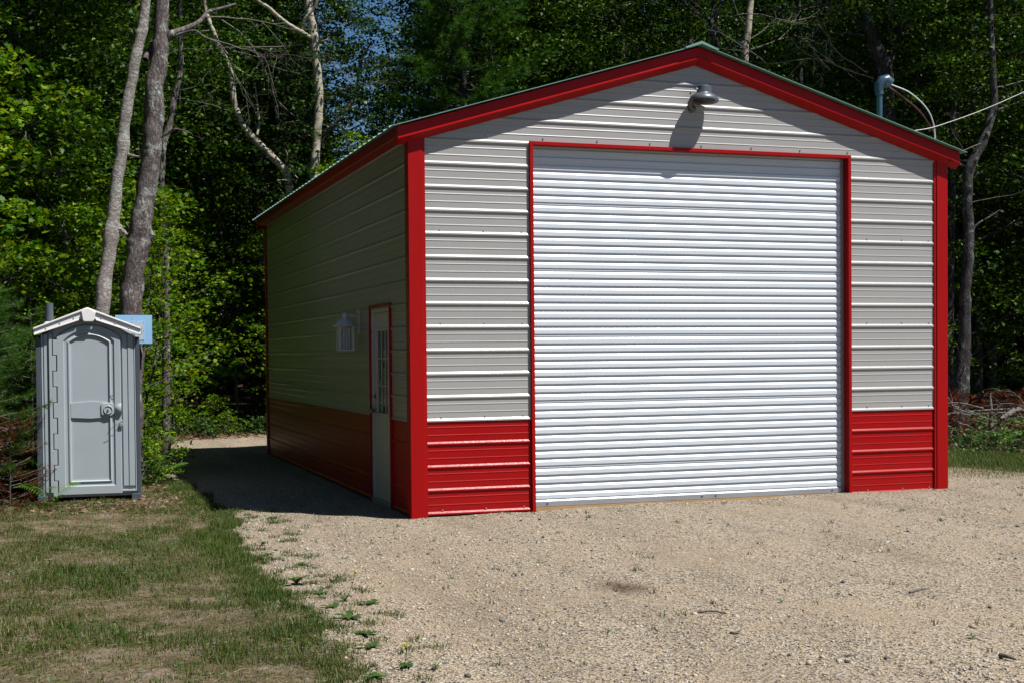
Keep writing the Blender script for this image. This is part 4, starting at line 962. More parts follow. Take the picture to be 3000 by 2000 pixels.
# saplings in the understory
rs = random.Random(11)
sap_spots = []
def try_spot(x, y, lst, dmin):
    for a, b_ in lst:
        if (a-x)**2+(b_-y)**2 < dmin*dmin: return False
    lst.append((x, y)); return True
zones = [((-3.0, -2.1), (5.2, 13.5), 12), ((-6.5, -2.6), (7.0, 14), 7), ((-2.4, 3.0), (15.0, 18.0), 12), ((3.0, 9), (16, 20), 5), ((12.0, 17), (9.5, 13), 9)]
n_s = 0
def zlab(x, y):
    if x > 9: return 'in the undergrowth right of the garage'
    if x > -2.2: return 'beyond the gravel strip behind the garage'
    if x > -3.3: return 'between the portable toilet and the shaded gravel' if y < 9 else 'far back along the shaded gravel'
    return 'in the wood behind the portable toilet' if y > 7 else 'in the wood at the left edge of the lawn'
for (xa, xb), (ya, yb), cnt in zones:
    for _ in range(cnt*6):
        if cnt <= 0: break
        x, y = rs.uniform(xa, xb), rs.uniform(ya, yb)
        if y < 5.4 and x > -3.3 and x < -2.0: continue
        if (x+3.0)**2+(y-3.6)**2 < 2.2: continue
        if try_spot(x, y, sap_spots, 0.62):
            s = rs.uniform(0.6, 1.05); k = rs.randrange(3)
            if x > 10 or (x < -3.4 and y < 8): s *= 0.75
            plant_tree('maple_sapling', SAP[k], (x, y, gz(x, y)), rs.uniform(0, 6.28), s, ('tall' if k == 2 else 'bushy' if k == 0 else 'short')+' leafy maple sapling '+zlab(x, y), 'sapling', 'saplings '+zlab(x, y)+(' tall' if k == 2 else ' bushy' if k == 0 else ' short')); cnt -= 1
# bushes
bs = []
for (xa, xb), (ya, yb), cnt in [((-2.9, -2.0), (4.6, 12.5), 16), ((-5.5, -3.4), (3.8, 7), 10), ((-1.8, 2.5), (14.7, 15.6), 10), ((9.9, 14), (3.9, 5.2), 18)]:
    for _ in range(cnt*5):
        if cnt <= 0: break
        x, y = rs.uniform(xa, xb), rs.uniform(ya, yb)
        if xa > 9 and y < 4.6+(x-9.9)*0.0 and x > 12.4: continue
        if try_spot(x, y, bs, 0.42):
            plant_tree('leafy_shrub', BUSH[rs.randrange(2)], (x, y, gz(x, y)), rs.uniform(0, 6.28), rs.uniform(0.45, 0.85)*(0.6 if x > 9 else 1), 'low leafy shrub '+zlab(x, y), 'shrub', 'low shrubs '+zlab(x, y)); cnt -= 1

# tall trees of the wood
tall = []
def ang(x, y): return math.atan2(x-CP[0], y-CP[1])
cnt = 0
for _ in range(4000):
    y = rs.uniform(5, 44); x = rs.uniform(-16, 36)
    a = ang(x, y); dist = math.hypot(x-CP[0], y-CP[1])
    if a < -0.30 or a > 0.86: continue
    if x > -2.6 and x < 8.5 and y < 17.5: continue
    if x >= 8.5 and y < (16.0 if a < 0.63 else 10.5): continue
    if x <= -2.6 and y < 17 and a+2.6*1.0/dist > 0.10: continue
    if x <= -2.6 and y < 7.5 and x > -6.5: continue
    gap = 0.13 < a < 0.265
    hole = 0.185 < a < 0.265
    if hole and rs.random() < 0.6: continue
    
    if not try_spot(x, y, tall, 2.3 if dist < 34 else 2.9): continue
    s = rs.uniform(0.85, 1.15)
    if gap: s = rs.uniform(0.46, 0.58)+0.004*dist if rs.random() < 0.7 else 0.8
    if hole: s = rs.uniform(0.36, 0.45)
    k = rs.choice([0, 1, 2, 2]) if not gap else rs.choice([0, 2, 3])
    mesh = TALL[k] if k < 3 else ASP[0]
    kd = ('tall', 'very tall', 'shorter', 'slender'); rk = 'farther back' if dist > 36 else 'in the front rank'
    zn = ('at the far left' if a < -0.03 else 'behind the portable toilet' if a < 0.06 else 'left of the pale aspens' if a < 0.13 else 'low in the sky gap' if a < 0.265 else 'behind the big pine' if a < 0.36 else 'behind the roof ridge' if a < 0.5 else 'behind the mast' if a < 0.62 else 'right of the garage')
    plant_tree('forest_tree', mesh, (x, y, gz(x, y)), rs.uniform(0, 6.28), s, '%s leafy tree %s, %s' % (kd[k], zn, rk), 'tree', 'forest trees %s %s %s' % (zn, rk, kd[k])); cnt += 1
# trees standing just outside the picture on the left (they shade and mirror in the side wall)
lt = []
for _ in range(400):
    x, y = rs.uniform(-13, -7.7), rs.uniform(-14, 6)
    if len(lt) > 34 or not try_spot(x, y, lt, 1.7): continue
    plant_tree('forest_tree', TALL[rs.choice([0, 2, 2])], (x, y, gz(x, y)), rs.uniform(0, 6.28), rs.uniform(0.7, 1.1), 'tree of the wood along the far side of the lawn', 'tree', 'trees beside the lawn')
for _ in range(26):
    x, y = rs.uniform(-7.2, -5.6), rs.uniform(-7, 4)
    plant_tree('maple_sapling', SAP[rs.randrange(3)], (x, y, gz(x, y)), rs.uniform(0, 6.28), rs.uniform(0.5, 0.9), 'maple sapling on the far side of the lawn', 'sapling', 'saplings beside the lawn')

# far wood as one mass
n = 52000; a = rng.uniform(-0.42, 0.95, n); dd = rng.uniform(46, 58, n); x = CP[0]+dd*np.sin(a); y = CP[1]+dd*np.cos(a)
gapf = np.exp(-((a-0.222)/0.045)**2); top = (15+3*np.sin(a*17)+2*np.sin(a*41+1))*(1-0.62*gapf); z = H(x, y)+top*rng.random(n)**1.1
V, F, r_ = leaves_at(np.stack([x, y, z], 1), LEAF_QUAD, 0.55, 0.8)
o = obj('far_wood', tri_mesh('far_wood', V, F, r_), None, M_forest); tag(o, 'dark mass of distant leaves closing the view', 'wood', kind='stuff')

# ------------------------------------------------------------------ undergrowth, litter, grass
def vnoise(x, y, seed=0):
    xi = np.floor(x).astype(int); yi = np.floor(y).astype(int); fx = x-xi; fy = y-yi; fx = fx*fx*(3-2*fx); fy = fy*fy*(3-2*fy)
    def h(a, b_): 
        n_ = (a*374761393 + b_*668265263 + seed*982451653) & 0x7fffffff; n_ = ((n_ ^ (n_ >> 13))*1274126177) & 0x7fffffff; return ((n_ ^ (n_ >> 16)) & 0xffff)/65535.0
    return (h(xi, yi)*(1-fx)+h(xi+1, yi)*fx)*(1-fy)+(h(xi, yi+1)*(1-fx)+h(xi+1, yi+1)*fx)*fy
def fbm(x, y, s, seed=0): return 0.55*vnoise(x*s, y*s, seed)+0.3*vnoise(x*s*2.3, y*s*2.3, seed+1)+0.15*vnoise(x*s*5.1, y*s*5.1, seed+2)

def region(n, xa, xb, ya, yb): return rng.uniform(xa, xb, n), rng.uniform(ya, yb, n)
def g_mesh(name, P_, tpl, size, mat, label, cat, tilt=0.6):
    V, F, r_ = leaves_at(P_, tpl, size, tilt); o = obj(name, tri_mesh(name, V, F, r_), None, mat); tag(o, label, cat, kind='stuff'); return o
parts = []
for xa, xb, ya, yb, n, hmax in ((-6.5, -1.95, 4.3, 14.5, 15000, 0.5), (-3, 9, 14.6, 19, 11000, 0.45), (9.6, 17, 4.0, 12, 17000, 0.5)):
    x, y = region(n, xa, xb, ya, yb); m_ = fbm(x, y, 1.3, 5); k = m_ > 0.38; x, y, m_ = x[k], y[k], m_[k]
    parts.append(np.stack([x, y, H(x, y)-0.03+rng.random(len(x))**1.3*hmax*(0.3+m_)], 1))
g_mesh('undergrowth', np.concatenate(parts), LEAF_ROUND, 0.065, M_weed, 'leafy ground cover under the trees at the edge of the clearing', 'undergrowth')
parts = []
for xa, xb, ya, yb, n in ((-5.5, -1.7, 1.6, 4.8, 2600), (-6.5, -2, 4.8, 14, 6000), (-2.2, 3, 13.4, 17, 4500), (9.3, 16, 3.5, 12, 9000)):
    x, y = region(n, xa, xb, ya, yb); k = (x < bx(y)-0.1) | (y > 13.6) | (x > rx(y)+0.8); x, y = x[k], y[k]; parts.append(np.stack([x, y, H(x, y)+0.004+0.012*rng.random(len(x))], 1))
g_mesh('leaf_litter', np.concatenate(parts), LEAF_QUAD, 0.055, M_litter, 'brown dead leaves and needles lying under the trees', 'leaf litter', 0.3)

# grass blades
BL = np.array([(-0.5, 0, 0), (0.5, 0, 0), (0.32, 0.22, 0.62), (-0.32, 0.22, 0.62), (0, 0.62, 1.0)], float); BF = np.array([(0, 1, 2), (0, 2, 3), (3, 2, 4)])
def blades(x, y, hgt, wd, seed=0, rv=None):
    n = len(x); Rm = rot_mats(rng.random(n)*6.283, rng.normal(0, 0.30, n), rng.normal(0, 0.2, n))
    S = np.stack([wd*(0.7+0.6*rng.random(n)), hgt, hgt], 1)
    return scatter(BL, BF, np.stack([x, y, H(x, y)-0.003], 1), Rm, S, rv)
def lawn_cover(x, y):
    c = fbm(x, y, 1.3, 9)*0.45+fbm(x, y, 5.5, 12)*0.55
    band = np.exp(-((y+2.6)/1.9)**2)*0.09                       # thick belt across the middle of the lawn
    bare = np.exp(-(((x+2.7)/0.8)**2+((y-0.9)/0.8)**2))*0.16 + 0.06*np.clip(-y-4.0, 0, 3)/3
    edge = 0.14*np.exp(-((x-bx(y)+0.12)/0.22)**2)
    return c+band-bare+edge-0.02
n = 330000; yy = -8.3+(13.0)*rng.random(n)**1.25; xx = rng.uniform(-6.4, -1.5, n)
cov = lawn_cover(xx, yy); k = (rng.random(n) < np.clip((cov-0.36)*5.0, 0.34, 1)) & (xx < bx(yy)+0.10*rng.random(n)-0.02)
k &= ~((xx > -3.55) & (xx < -2.35) & (yy > 2.9) & (yy < 4.2))
# keep what the clearing needs: everything in view and a margin
aa = np.arctan2(xx-CP[0], yy-CP[1]); k &= aa > -0.16
xx, yy, cov = xx[k], yy[k], cov[k]; n = len(xx)
tuft = fbm(xx, yy, 9, 3)
hgt = (0.010+0.028*rng.random(n)**1.4)*(0.6+1.2*tuft)*(0.7+1.1*np.clip((cov-0.40)*3, 0, 1))
dryness = fbm(xx, yy, 1.7, 31)
rv = np.clip(rng.normal(0.38, 0.24, n)+(dryness-0.5)*0.7+0.25*(cov < 0.45), 0, 1)
G1 = blades(xx, yy, hgt, 0.0042, rv=rv)
# lush long fringe at the corner of the shade and along the gravel edge
n = 15000; yy = rng.uniform(-6.8, 5.0, n); xx = bx(yy)-0.30*rng.random(n)**1.5+0.05; cl = fbm(xx, yy, 2.2, 40)
k = (rng.random(n) < np.clip((cl-0.42)*7, 0, 1)); xx, yy, cl = xx[k], yy[k], cl[k]
G2 = blades(xx, yy, (0.02+0.045*rng.random(len(xx)))*(0.6+cl), 0.004, rv=np.clip(rng.normal(0.3, 0.16, len(xx)), 0, 1))
n = 9000; yc = rng.uniform(-6.8, 1.5, 150); xc = bx(yc)+0.55*rng.random(150)**1.6; q = rng.integers(0, 150, n)
G5 = blades(xc[q]+rng.normal(0, 0.035, n), yc[q]+rng.normal(0, 0.04, n), 0.012+0.03*rng.random(n), 0.0045, rv=np.clip(rng.normal(0.3, 0.18, n), 0, 0.8))
n = 30000; yy = rng.uniform(-1, 5.1, n); xx = rx(yy)+2.3*rng.random(n)**1.0; G3 = blades(xx, yy, 0.03+0.10*rng.random(n), 0.005, rv=np.clip(rng.normal(0.35, 0.18, n), 0, 1))
n = 7000; yy = rng.uniform(0.0, 4.0, n); xx = rx(yy)-1.4*rng.random(n)**2.2; G4 = blades(xx, yy, 0.02+0.05*rng.random(n), 0.004)
V, F, r_ = join([G1, G2, G4, G5]); o = obj('lawn_grass', tri_mesh('lawn_grass', V, F, r_), None, M_blade); tag(o, 'short patchy dry grass over the lawn', 'grass', kind='stuff')
V, F, r_ = G3; o = obj('verge_grass', tri_mesh('verge_grass', V, F, r_), None, M_blade); tag(o, 'longer green grass strip right of the garage', 'grass', kind='stuff')
# straw and clover scattered in the lawn
n = 45000; x, y = region(n, -6, -1.6, -7, 4.5); k = x < bx(y); x, y = x[k], y[k]
Rm = rot_mats(rng.random(len(x))*6.283, rng.normal(1.45, 0.1, len(x))*0+1.5, np.zeros(len(x)))
ST = np.array([(-0.5, 0, 0), (0.5, 0, 0), (0.2, 1, 0.02)], float)
V, F, r_ = scatter(ST, np.array([(0, 1, 2)]), np.stack([x, y, H(x, y)+0.006+0.008*rng.random(len(x))], 1), rot_mats(rng.random(len(x))*6.283, rng.normal(0, 0.12, len(x)), rng.normal(0, 0.3, len(x))), np.stack([np.full(len(x), 0.004), 0.03+0.06*rng.random(len(x)), np.ones(len(x))*0.05], 1), 0.85+0.15*rng.random(len(x)))
o = obj('straw', tri_mesh('straw', V, F, r_), None, M_blade); tag(o, 'dry straw and dead blades lying in the lawn', 'straw', kind='stuff')
n = 9000; x, y = region(n, -6, -1.75, -7, 3.5); c = fbm(x, y, 1.9, 77); k = (c > 0.55) & (x < bx(y)-0.05); x, y = x[k], y[k]
g_mesh('clover', np.stack([x, y, H(x, y)+0.012+0.03*rng.random(len(x))], 1), LEAF_ROUND, 0.022, M_weed, 'small broad leaved weeds and clover in the lawn', 'clover', 0.4)

# ------------------------------------------------------------------ loose stones on the gravel
import itertools
ico = []; ph = (1+5**0.5)/2
for s1, s2 in itertools.product((-1, 1), (-ph, ph)): ico += [(0, s1, s2), (s1, s2, 0), (s2, 0, s1)]
ico = np.array(ico)/math.sqrt(1+ph*ph)
def hullf(V):
    F = []
    for i, j, k in itertools.combinations(range(len(V)), 3):
        nrm = np.cross(V[j]-V[i], V[k]-V[i]); s = (V-V[i])@nrm
        if np.all(s < 1e-6): F.append((i, j, k))
        elif np.all(s > -1e-6): F.append((i, k, j))
    return np.array(F)
octa = np.array([(1, 0, 0), (-1, 0, 0), (0, 1, 0), (0, -1, 0), (0, 0, 1), (0, 0, -1)], float)
def stone_mat():
    m, nt, N, L, b = newmat('loose_stone'); a = N.new('ShaderNodeAttribute'); a.attribute_name = 'rnd'
    r = ramp(nt, [(0, (0.03, 0.036, 0.045)), (0.05, (0.07, 0.075, 0.08)), (0.11, (0.19, 0.165, 0.14)), (0.40, (0.425, 0.34, 0.238)), (0.65, (0.50, 0.41, 0.30)), (0.88, (0.47, 0.43, 0.375)), (0.97, (0.56, 0.53, 0.47)), (1.0, (0.44, 0.29, 0.16))], a.outputs['Fac'])
    n1 = noise_node(nt, 90, 3, 0.6, mapping(nt)); g_ = ramp(nt, [(0.3, (0.8,)*3), (0.7, (1.12,)*3)], n1.outputs[0])
    L.new(mixc(nt, r.outputs[0], g_.outputs[0], 0.8, 'MULTIPLY'), b.inputs['Base Color']); b.inputs['Roughness'].default_value = 0.8; b.inputs['Specular IOR Level'].default_value = 0.25
    return m
M_stone = stone_mat()
def stones(n, r0, r1, ya, yb, pw, thr, big=False):
    y = ya+(yb-ya)*rng.random(n)**pw; x = bx(y)-0.05+(13.5-bx(y))*rng.random(n)
    a = np.arctan2(x-CP[0], y-CP[1]); k = (a > -0.1) & (a < 0.78) & (x < rx(y)) & ~((x > 0) & (x < W) & (y > -0.03))
    c = fbm(x, y, 0.55, 21)*0.6+fbm(x, y, 2.1, 22)*0.4
    k &= rng.random(n) < np.clip((c-thr)*6+0.35, 0.12, 1)
    x, y = x[k], y[k]; n = len(x); r = r0+(r1-r0)*rng.random(n)**3
    base = ico if big else octa; Vt = base.copy()
    parts = []; idx = rng.integers(0, 5, n)
    for q in range(5):
        Vq = base*(1+rng.normal(0, 0.16, base.shape)); Fq = hullf(Vq); s = idx == q; m_ = s.sum()
        S = np.stack([r[s]*(0.8+0.5*rng.random(m_)), r[s]*(0.7+0.5*rng.random(m_)), r[s]*(0.42+0.3*rng.random(m_))], 1)
        parts.append(scatter(Vq, Fq, np.stack([x[s], y[s], H(x[s], y[s])+r[s]*0.15], 1), rot_mats(rng.random(m_)*6.283, rng.normal(0, 0.35, m_), rng.normal(0, 0.35, m_)), S))
    return join(parts)
V, F, r_ = join([stones(125000, 0.004, 0.012, -7.8, 0.6, 1.6, 0.46), stones(22000, 0.006, 0.018, -7.8, 3.5, 1.3, 0.50, True), stones(2500, 0.006, 0.016, -0.22, 0.0, 1.0, 0.2), stones(10000, 0.006, 0.016, -0.2, 14, 1.0, 0.4)])
o = obj('loose_stones', tri_mesh('loose_stones', V, F, r_), None, M_stone); tag(o, 'loose pebbles over the gravel yard', 'gravel', kind='stuff')

def rock(u, v, size, rvv, label, flat=0.6):
    p = at(u, v, 0); t = (-0.04-CP[2])/(p[2]-CP[2]) if abs(p[2]-CP[2]) > 1e-6 else 1; p = CP+(p-CP)*t
    b_ = ico*(1+rng.normal(0, 0.14, ico.shape)); F_ = hullf(b_); size *= 0.75; V_ = b_*np.array([size, size*0.75, size*flat]); V_[:, 2] += size*flat*0.45
    o = obj('stone', tri_mesh('stone', V_, F_, np.full(len(V_), rvv)), None, M_stone, (p[0], p[1], float(H(p[0], p[1])))); o.rotation_euler = (0, 0, rng.random()*6); tag(o, label, 'stone'); return o
def gp(u, v):
    p = at(u, v, 0); t = (-0.045-CP[2])/(p[2]-CP[2]); p = CP+(p-CP)*t; return p
for u, v, s, rv_, lab in ((2469, 1704, 0.026, 0.03, 'dark slate coloured stone in the middle of the gravel'), (1734, 1612, 0.022, 0.06, 'small dark stone in front of the red left panel'), (2598, 1931, 0.03, 0.09, 'blue grey flat stone near the lower edge'), (1371, 1976, 0.028, 0.07, 'dark grey stone near the lawn edge bottom'), (2370, 1950, 0.035, 0.45, 'tan stone cluster leader near the bottom'), (2851, 1835, 0.030, 0.3, 'grey tan stone at the lower right'), (1650, 1860, 0.024, 0.9, 'pale stone among pebbles at the bottom centre'), (2900, 1770, 0.026, 0.08, 'dark stone at the right side of the gravel'), (1515, 1645, 0.02, 0.12, 'grey stone left of the roller door line'), (808, 1608, 0.024, 0.02, 'dark clod at the grass and gravel edge')):
    rock(u, v, s, rv_, lab)
def stick(pts_uv, r, mat, lab):
    q = [gp(u, v) for u, v in pts_uv]; q = [np.array([p[0], p[1], float(H(p[0], p[1]))+r+0.006*(i % 2)]) for i, p in enumerate(q)]; b0 = q[0]
    sp = smoothpath([p-b0 for p in q], 5); V, F = tube(sp, np.linspace(r, r*0.5, len(sp)), 6); o = obj('stick', tri_mesh('stick', V, F, smooth=True), None, mat, b0); tag(o, lab, 'stick')
stick([(2665, 1734), (2690, 1729), (2718, 1725)], 0.009, M_dead, 'short bark stick lying right of the dark slate stone')
stick([(2044, 1802), (2085, 1803), (2127, 1807)], 0.008, M_twig, 'brown twig lying low in the middle of the gravel')
stick([(2930, 1930), (2955, 1937), (2976, 1940)], 0.014, M_twig, 'brown stick in the lower right corner')
stick([(2140, 1862), (2165, 1868)], 0.007, M_twig, 'short dark twig below the brown twig')
stick([(2475, 1931), (2515, 1929)], 0.006, M_dead, 'pale twig near the blue grey flat stone')
stick([(300, 1478), (340, 1482)], 0.012, M_dead, 'grey stick in the bare soil before the toilet')

# dead brown needle patch on the gravel
p = gp(1835, 1722); n = 900; x = p[0]+rng.normal(0, 0.09, n)+0.0; y = p[1]+rng.normal(0, 0.16, n); Rm = rot_mats(rng.random(n)*6.283, rng.normal(0, 0.2, n), np.zeros(n))
V, F, r_ = scatter(ST, np.array([(0, 1, 2)]), np.stack([x, y, H(x, y)+0.008+0.01*rng.random(n)], 1), Rm, np.stack([np.full(n, 0.003), 0.03+0.03*rng.random(n), np.full(n, 0.02)], 1), rng.random(n)*0.5)
o = obj('needle_patch', tri_mesh('needle_patch', V, F, r_), None, M_litter); tag(o, 'small brown patch of dead needles on the gravel', 'dead needles', kind='stuff')

# weeds
def weed_mesh(nl, ln_, up, wdt=0.30, mat=M_weed):
    out = []
    for i in range(nl):
        a = 6.283*i/nl+rng.normal(0, 0.3); L_ = ln_*(0.6+0.5*rng.random()); m_ = 5; w_ = L_*wdt
        vs = []; 
        for j in range(m_+1):
            t = j/m_; rr = L_*t; z = up*L_*math.sin(t*2.2)+0.005; ww = w_*math.sin(math.pi*min(1, 0.08+0.92*t))*(0.75+0.5*(j % 2))
            c = np.array([rr*math.cos(a), rr*math.sin(a), z]); sd_ = np.array([-math.sin(a), math.cos(a), 0]); vs += [c-sd_*ww/2+[0, 0, 0.15*ww], c, c+sd_*ww/2+[0, 0, 0.15*ww]]
        F = []
        for j in range(m_): 
            for q in (0, 1): a_ = 3*j+q; F += [(a_, a_+1, a_+4), (a_, a_+4, a_+3)]
        out.append((np.array(vs), np.array(F), np.full(len(vs), rng.random())))
    V, F, r_ = join(out); me = tri_mesh('leaves', V, F, r_); me.materials.append(mat); return me
WM = [weed_mesh(9, 0.12, 0.10), weed_mesh(7, 0.10, 0.12, 0.36), weed_mesh(12, 0.07, 0.5, 0.22)]
wl_ = [(1025, 1815, 0, 1.25, 'largest jagged rosette weed at the edge of lawn and gravel'), (1090, 1770, 1, 1.0, 'rosette weed just above the largest one on the gravel'), (1010, 1760, 2, 0.9, 'upright weed between lawn and gravel beside rosettes'), (1068, 1862, 0, 0.9, 'rosette weed below the largest one'), (1090, 1896, 1, 1.0, 'broad leaved weed low on the gravel by the lawn edge'), (940, 1742, 0, 0.9, 'rosette weed where the lawn bulges into gravel'), (1185, 1950, 1, 0.8, 'pair of flat weed leaves at the bottom of the gravel edge'), (1100, 1975, 0, 0.9, 'flat weed spread near the bottom edge of the lawn'), (970, 1780, 1, 0.8, 'small weed at the grass fringe'), (770, 1595, 2, 1.0, 'grassy weed beside the shaded corner on gravel'), (785, 1625, 0, 0.7, 'low weed just below the grassy one on gravel'), (880, 1660, 1, 0.8, 'weed with curled leaves on the gravel near lawn bend'), (1510, 1685, 2, 0.6, 'small green tuft left of centre on the gravel'), (1275, 1960, 2, 0.7, 'upright small weed near the bottom'), (2850, 1875, 2, 0.6, 'green tuft at the lower right of the gravel'), (2290, 1760, 2, 0.5, 'tiny tuft below the roller door on the gravel')]
for u, v, k, s, lab in wl_:
    p = gp(u, v); e = empty('weed', (p[0], p[1], float(H(p[0], p[1]))), u*0.37); e.scale = (s, s, s); tag(e, lab, 'weed'); obj('leaves', WM[k], e)
p = gp(868, 1712); e = empty('weed', (p[0], p[1], float(H(p[0], p[1]))), 0.4); tag(e, 'olive brown curled leaf weed at the lawn bend', 'weed'); obj('leaves', weed_mesh(8, 0.10, 0.5, 0.55), e)
# tall mustard stems with yellow tips
for (u, v), (u2, v2), lab in (((1012, 1760), (1040, 1672), 'thin stemmed weed with a yellow flower tip on the gravel'), ((1040, 1812), (1046, 1785), 'short stemmed weed with yellow buds above the largest rosette'), ((1178, 1960), (1190, 1890), 'thin bare weed stem at the bottom edge')):
    p = gp(u, v); y_ = p[1]; q = at(u2, v2, y_); b0 = np.array([p[0], p[1], float(H(p[0], p[1]))]); mid = (b0+q)/2+np.array([0.01, 0, 0])
    e = empty('flowering_weed', b0); tag(e, lab, 'weed'); V, F = tube(smoothpath([b0-b0, mid-b0, q-b0], 4), 0.0022, 5); obj('stem', tri_mesh('stem', V, F), e, M_weed)
    V, F, r_ = leaves_at((q-b0)+rng.normal(0, 0.010, (14, 3)), LEAF_ROUND, 0.014, 0.8); obj('flower', tri_mesh('flower', V, F, r_), e, M_berry)
# tiny tufts in the gravel
n = 190; yt = -7+8.5*rng.random(n)**0.8; xt = bx(yt)+0.1+9*rng.random(n)**1.2; k = (xt < rx(yt)) & ~((xt > -0.1) & (xt < W+0.1) & (yt > -0.05)); xt, yt = xt[k], yt[k]
m_ = rng.integers(4, 14, len(xt)); X_ = np.repeat(xt, m_)+rng.normal(0, 0.022, m_.sum()); Y_ = np.repeat(yt, m_)+rng.normal(0, 0.022, m_.sum())
V, F, r_ = blades(X_, Y_, 0.015+0.03*rng.random(len(X_)), 0.006, rv=np.clip(rng.normal(0.35, 0.2, len(X_)), 0, 0.8)); o = obj('gravel_weeds', tri_mesh('gravel_weeds', V, F, r_), None, M_weed); tag(o, 'tiny green tufts sprouting through the gravel', 'weeds', kind='stuff')

# ferns
def fern_mesh(nf, L_):
    out = []
    for i in range(nf):
        a = 6.283*i/nf+rng.normal(0, 0.25); d = np.array([math.cos(a), math.sin(a), 0]); s_ = np.array([-d[1], d[0], 0]); n_ = 16; rv = rng.random()
        for j in range(1, n_):
            t = j/n_; c = d*L_*t*0.9+np.array([0, 0, L_*(1.45*t-0.95*t*t)]); w_ = L_*0.28*math.sin(math.pi*(0.12+0.88*t))**0.8
            for sg in (-1, 1):
                tip = c+s_*sg*w_+d*w_*0.35-np.array([0, 0, w_*0.2]); wd = d*L_*0.028
                for q in range(4):
                    t0, t1 = q/4, (q+1)/4; e0 = c+(tip-c)*t0; e1 = c+(tip-c)*min(1, t1+0.02); ww = wd*(1-t0)*1.2
                    out.append((np.array([e0-ww, e0+ww, e1]), np.array([(0, 1, 2)]), np.full(3, np.clip(rv+rng.normal(0, 0.1), 0, 1))))
    V, F, r_ = join(out); me = tri_mesh('fronds', V, F, r_); me.materials.append(M_fern); return me
FM = [fern_mesh(5, 0.42), fern_mesh(8, 0.5)]
def fern(x, y, s, rz, k, lab, group=None, z=None):
    e = empty('fern', (x, y, gz(x, y)+0.05 if z is None else z), rz); e.scale = (s,)*3; tag(e, lab, 'fern', group); obj('fronds', FM[k], e)
fern(-3.36, 2.62, 0.85, 0.9, 1, 'bright green fern at the left foot of the portable toilet')
fern(-2.05, 4.9, 0.9, 0.5, 1, 'green fern in the shade right of the portable toilet')
fern(-2.25, 5.9, 1.0, 2.2, 1, 'fern behind the shaded one beside the gravel')
fern(10.55, 4.75, 0.95, 0.9, 1, 'pale green fern in front of the brush pile')
fern(11.7, 5.4, 0.9, 2.9, 1, 'fern at the right end of the brush pile')
fern(-2.9, 6.5, 1.0, 0.2, 1, 'fern under the saplings behind the portable toilet')
for u, v, k, s, lab in ((165, 1463, 1, 0.8, 'small leafy plant at the left skid of the portable toilet'), (330, 1462, 1, 0.55, 'small leafy plant under the toilet door'), (245, 1462, 2, 0.45, 'tiny plant under the middle of the toilet')):
    p = gp(u, v); e = empty('weed', (p[0], 2.78, float(H(p[0], 2.78))), u); e.scale = (s,)*3; tag(e, lab, 'weed'); obj('leaves', WM[k], e)

# brush pile and fallen wood on the right
bp_ = empty('brush_pile', (10.7, 5.35, gz(10.7, 5.35))); tag(bp_, 'heap of dead grey branches and rusty needles right of the garage', 'brush pile')
for i in range(26):
    a = rng.random()*3.14; c = np.array([rng.uniform(-1.1, 1.5), rng.uniform(-0.5, 0.6), rng.uniform(0.15, 0.75)]); L_ = rng.uniform(0.5, 1.5); d = np.array([math.cos(a), math.sin(a)*0.6, rng.normal(0, 0.18)])
    sp = smoothpath([c-d*L_/2, c+rng.normal(0, 0.06, 3), c+d*L_/2], 4); sp[:, 2] = np.maximum(sp[:, 2], 0.02); r0 = rng.uniform(0.008, 0.022); V, F = tube(sp, np.linspace(r0, r0*0.4, len(sp)), 5); obj('dead_branch', tri_mesh('dead_branch', V, F, smooth=True), bp_, M_dead if i % 2 else M_twig)
tw = []
for i in range(14): twig_set((rng.uniform(-1.1, 1.6), rng.uniform(-0.6, 0.4), rng.uniform(0.2, 0.75)), (rng.normal(), rng.normal()*0.5, rng.normal()*0.3), rng.uniform(0.4, 0.9), 2, 0.008, tw)
V, F, _ = join(tw); o = obj('twigs', tri_mesh('twigs', V, F, smooth=True), bp_, M_dead); o['kind'] = 'stuff'
V, F = tube(smoothpath([(0.35, -0.2, 0.52), (0.75, -0.1, 0.66), (1.1, 0.1, 0.58)], 5), [0.03, 0.042, 0.045, 0.046, 0.045, 0.044, 0.042, 0.04, 0.035, 0.03, 0.02], 9); obj('pale_log', tri_mesh('pale_log', V, F, smooth=True), bp_, M_dead)
V, F = tube([(0.55, 0.3, 0.3), (0.56, 0.3, 0.6), (0.53, 0.3, 0.92)], [0.04, 0.034, 0.018], 8); obj('broken_stub', tri_mesh('broken_stub', V, F, smooth=True), bp_, M_dead)
C = np.stack([rng.uniform(-1.3, 1.9, 480), rng.uniform(-0.7, 0.7, 480), rng.uniform(0.25, 0.95, 480)], 1); V, F, r_ = tufts(C, rng.normal(0, 1, C.shape), 16, 0.10, 0.009)
o = obj('dead_needles', tri_mesh('dead_needles', V, F, r_), bp_, M_rust); o['kind'] = 'stuff'
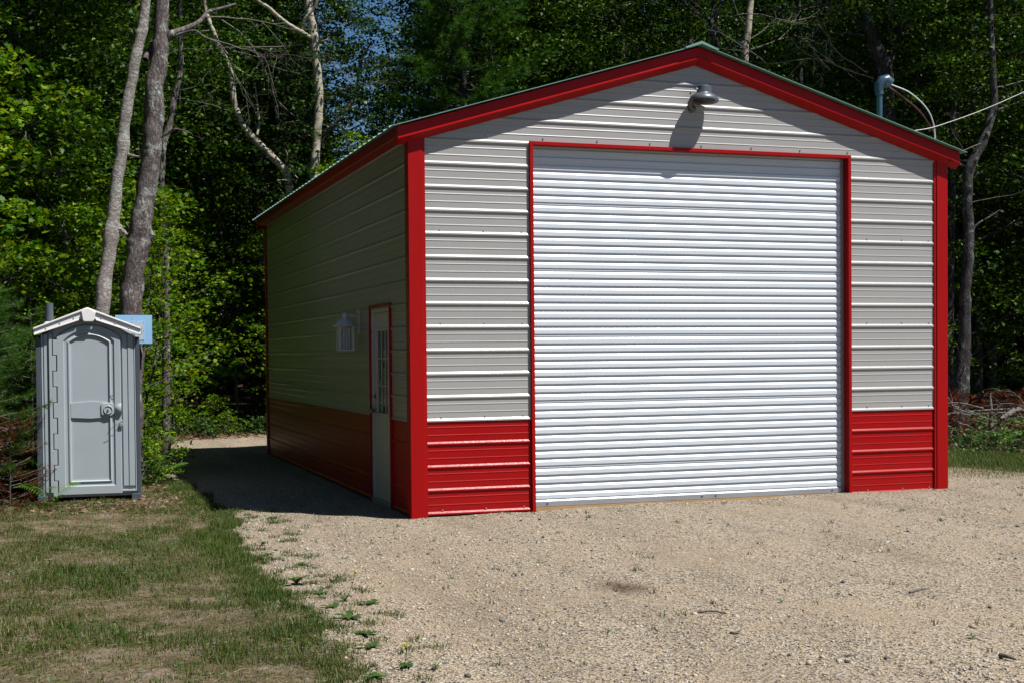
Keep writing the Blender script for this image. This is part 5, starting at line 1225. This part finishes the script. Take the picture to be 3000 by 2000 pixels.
# fallen needles and roots at the left lawn edge
C = np.stack([rng.uniform(-4.3, -3.3, 90), rng.uniform(2.1, 3.2, 90), np.full(90, -0.03)], 1); V, F, r_ = tufts(C, rng.normal(0, 1, C.shape)*[1, 1, 0.2], 10, 0.07, 0.004)
o = obj('rusty_needles', tri_mesh('rusty_needles', V, F, r_), None, M_rust); tag(o, 'rusty dead needles on the soil at the left lawn edge', 'dead needles', kind='stuff')

# ------------------------------------------------------------------ blue board nailed to the trunk
bdp = at(392, 965, 4.52); bd = empty('blue_board', bdp, R(2)); tag(bd, 'light blue board with a paper sheet on the trunk behind the toilet', 'sign board')
sc_b = ((bdp-CP)@_fw)/FPX; bw, bh = 104*sc_b, 83*sc_b
MB().box((-bw/2, -0.006, -bh/2), (bw/2, 0.006, bh/2)).build('board', M_sign, bd)
def bpx(px, py): return ((px-802)/1568*180*sc_b, -(py-726)/1568*180*sc_b)   # enlarged-view position to board metres
x0, z1 = bpx(560, 575); x1, z0 = bpx(1030, 985); MB().box((x0, -0.010, z0), (x1, -0.0065, z1)).build('paper_sheet', M_paper, bd)
x0, z1 = bpx(490, 515); x1, z0 = bpx(1065, 1000); MB().box((x0, -0.0135, z0), (x1, -0.0115, z1)).build('plastic_sleeve', M_clear, bd)
for px, py in ((775, 425), (500, 535), (752, 550), (1045, 547), (1047, 760), (1045, 985), (500, 985)):
    a, c = bpx(px, py); MB().lathe([(0.004, 0), (0.004, 0.002), (0.001, 0.003)], 6, mat=rx_, c=(a, -0.0145, c)).build('nail', M_black, bd)
q3 = [(0.022*math.cos(t)*1.0, 0.022+0.022*math.sin(t)) for t in np.linspace(2.6, -1.4, 9)]+[(0.026*math.cos(t), -0.026+0.026*math.sin(t)) for t in np.linspace(1.4, -2.6, 10)]
a, c = bpx(945, 760); MB().tube([(a+px, -0.0112, c+pz) for px, pz in q3], 0.0026, 5).build('numeral', M_ink, bd)
for k in range(3):
    a, c = bpx(790, 610+k*16); MB().box((a-0.05, -0.0112, c-0.0012), (a+0.05, -0.0101, c+0.0012)).build('ruled_line', M_lampgrey, bd)
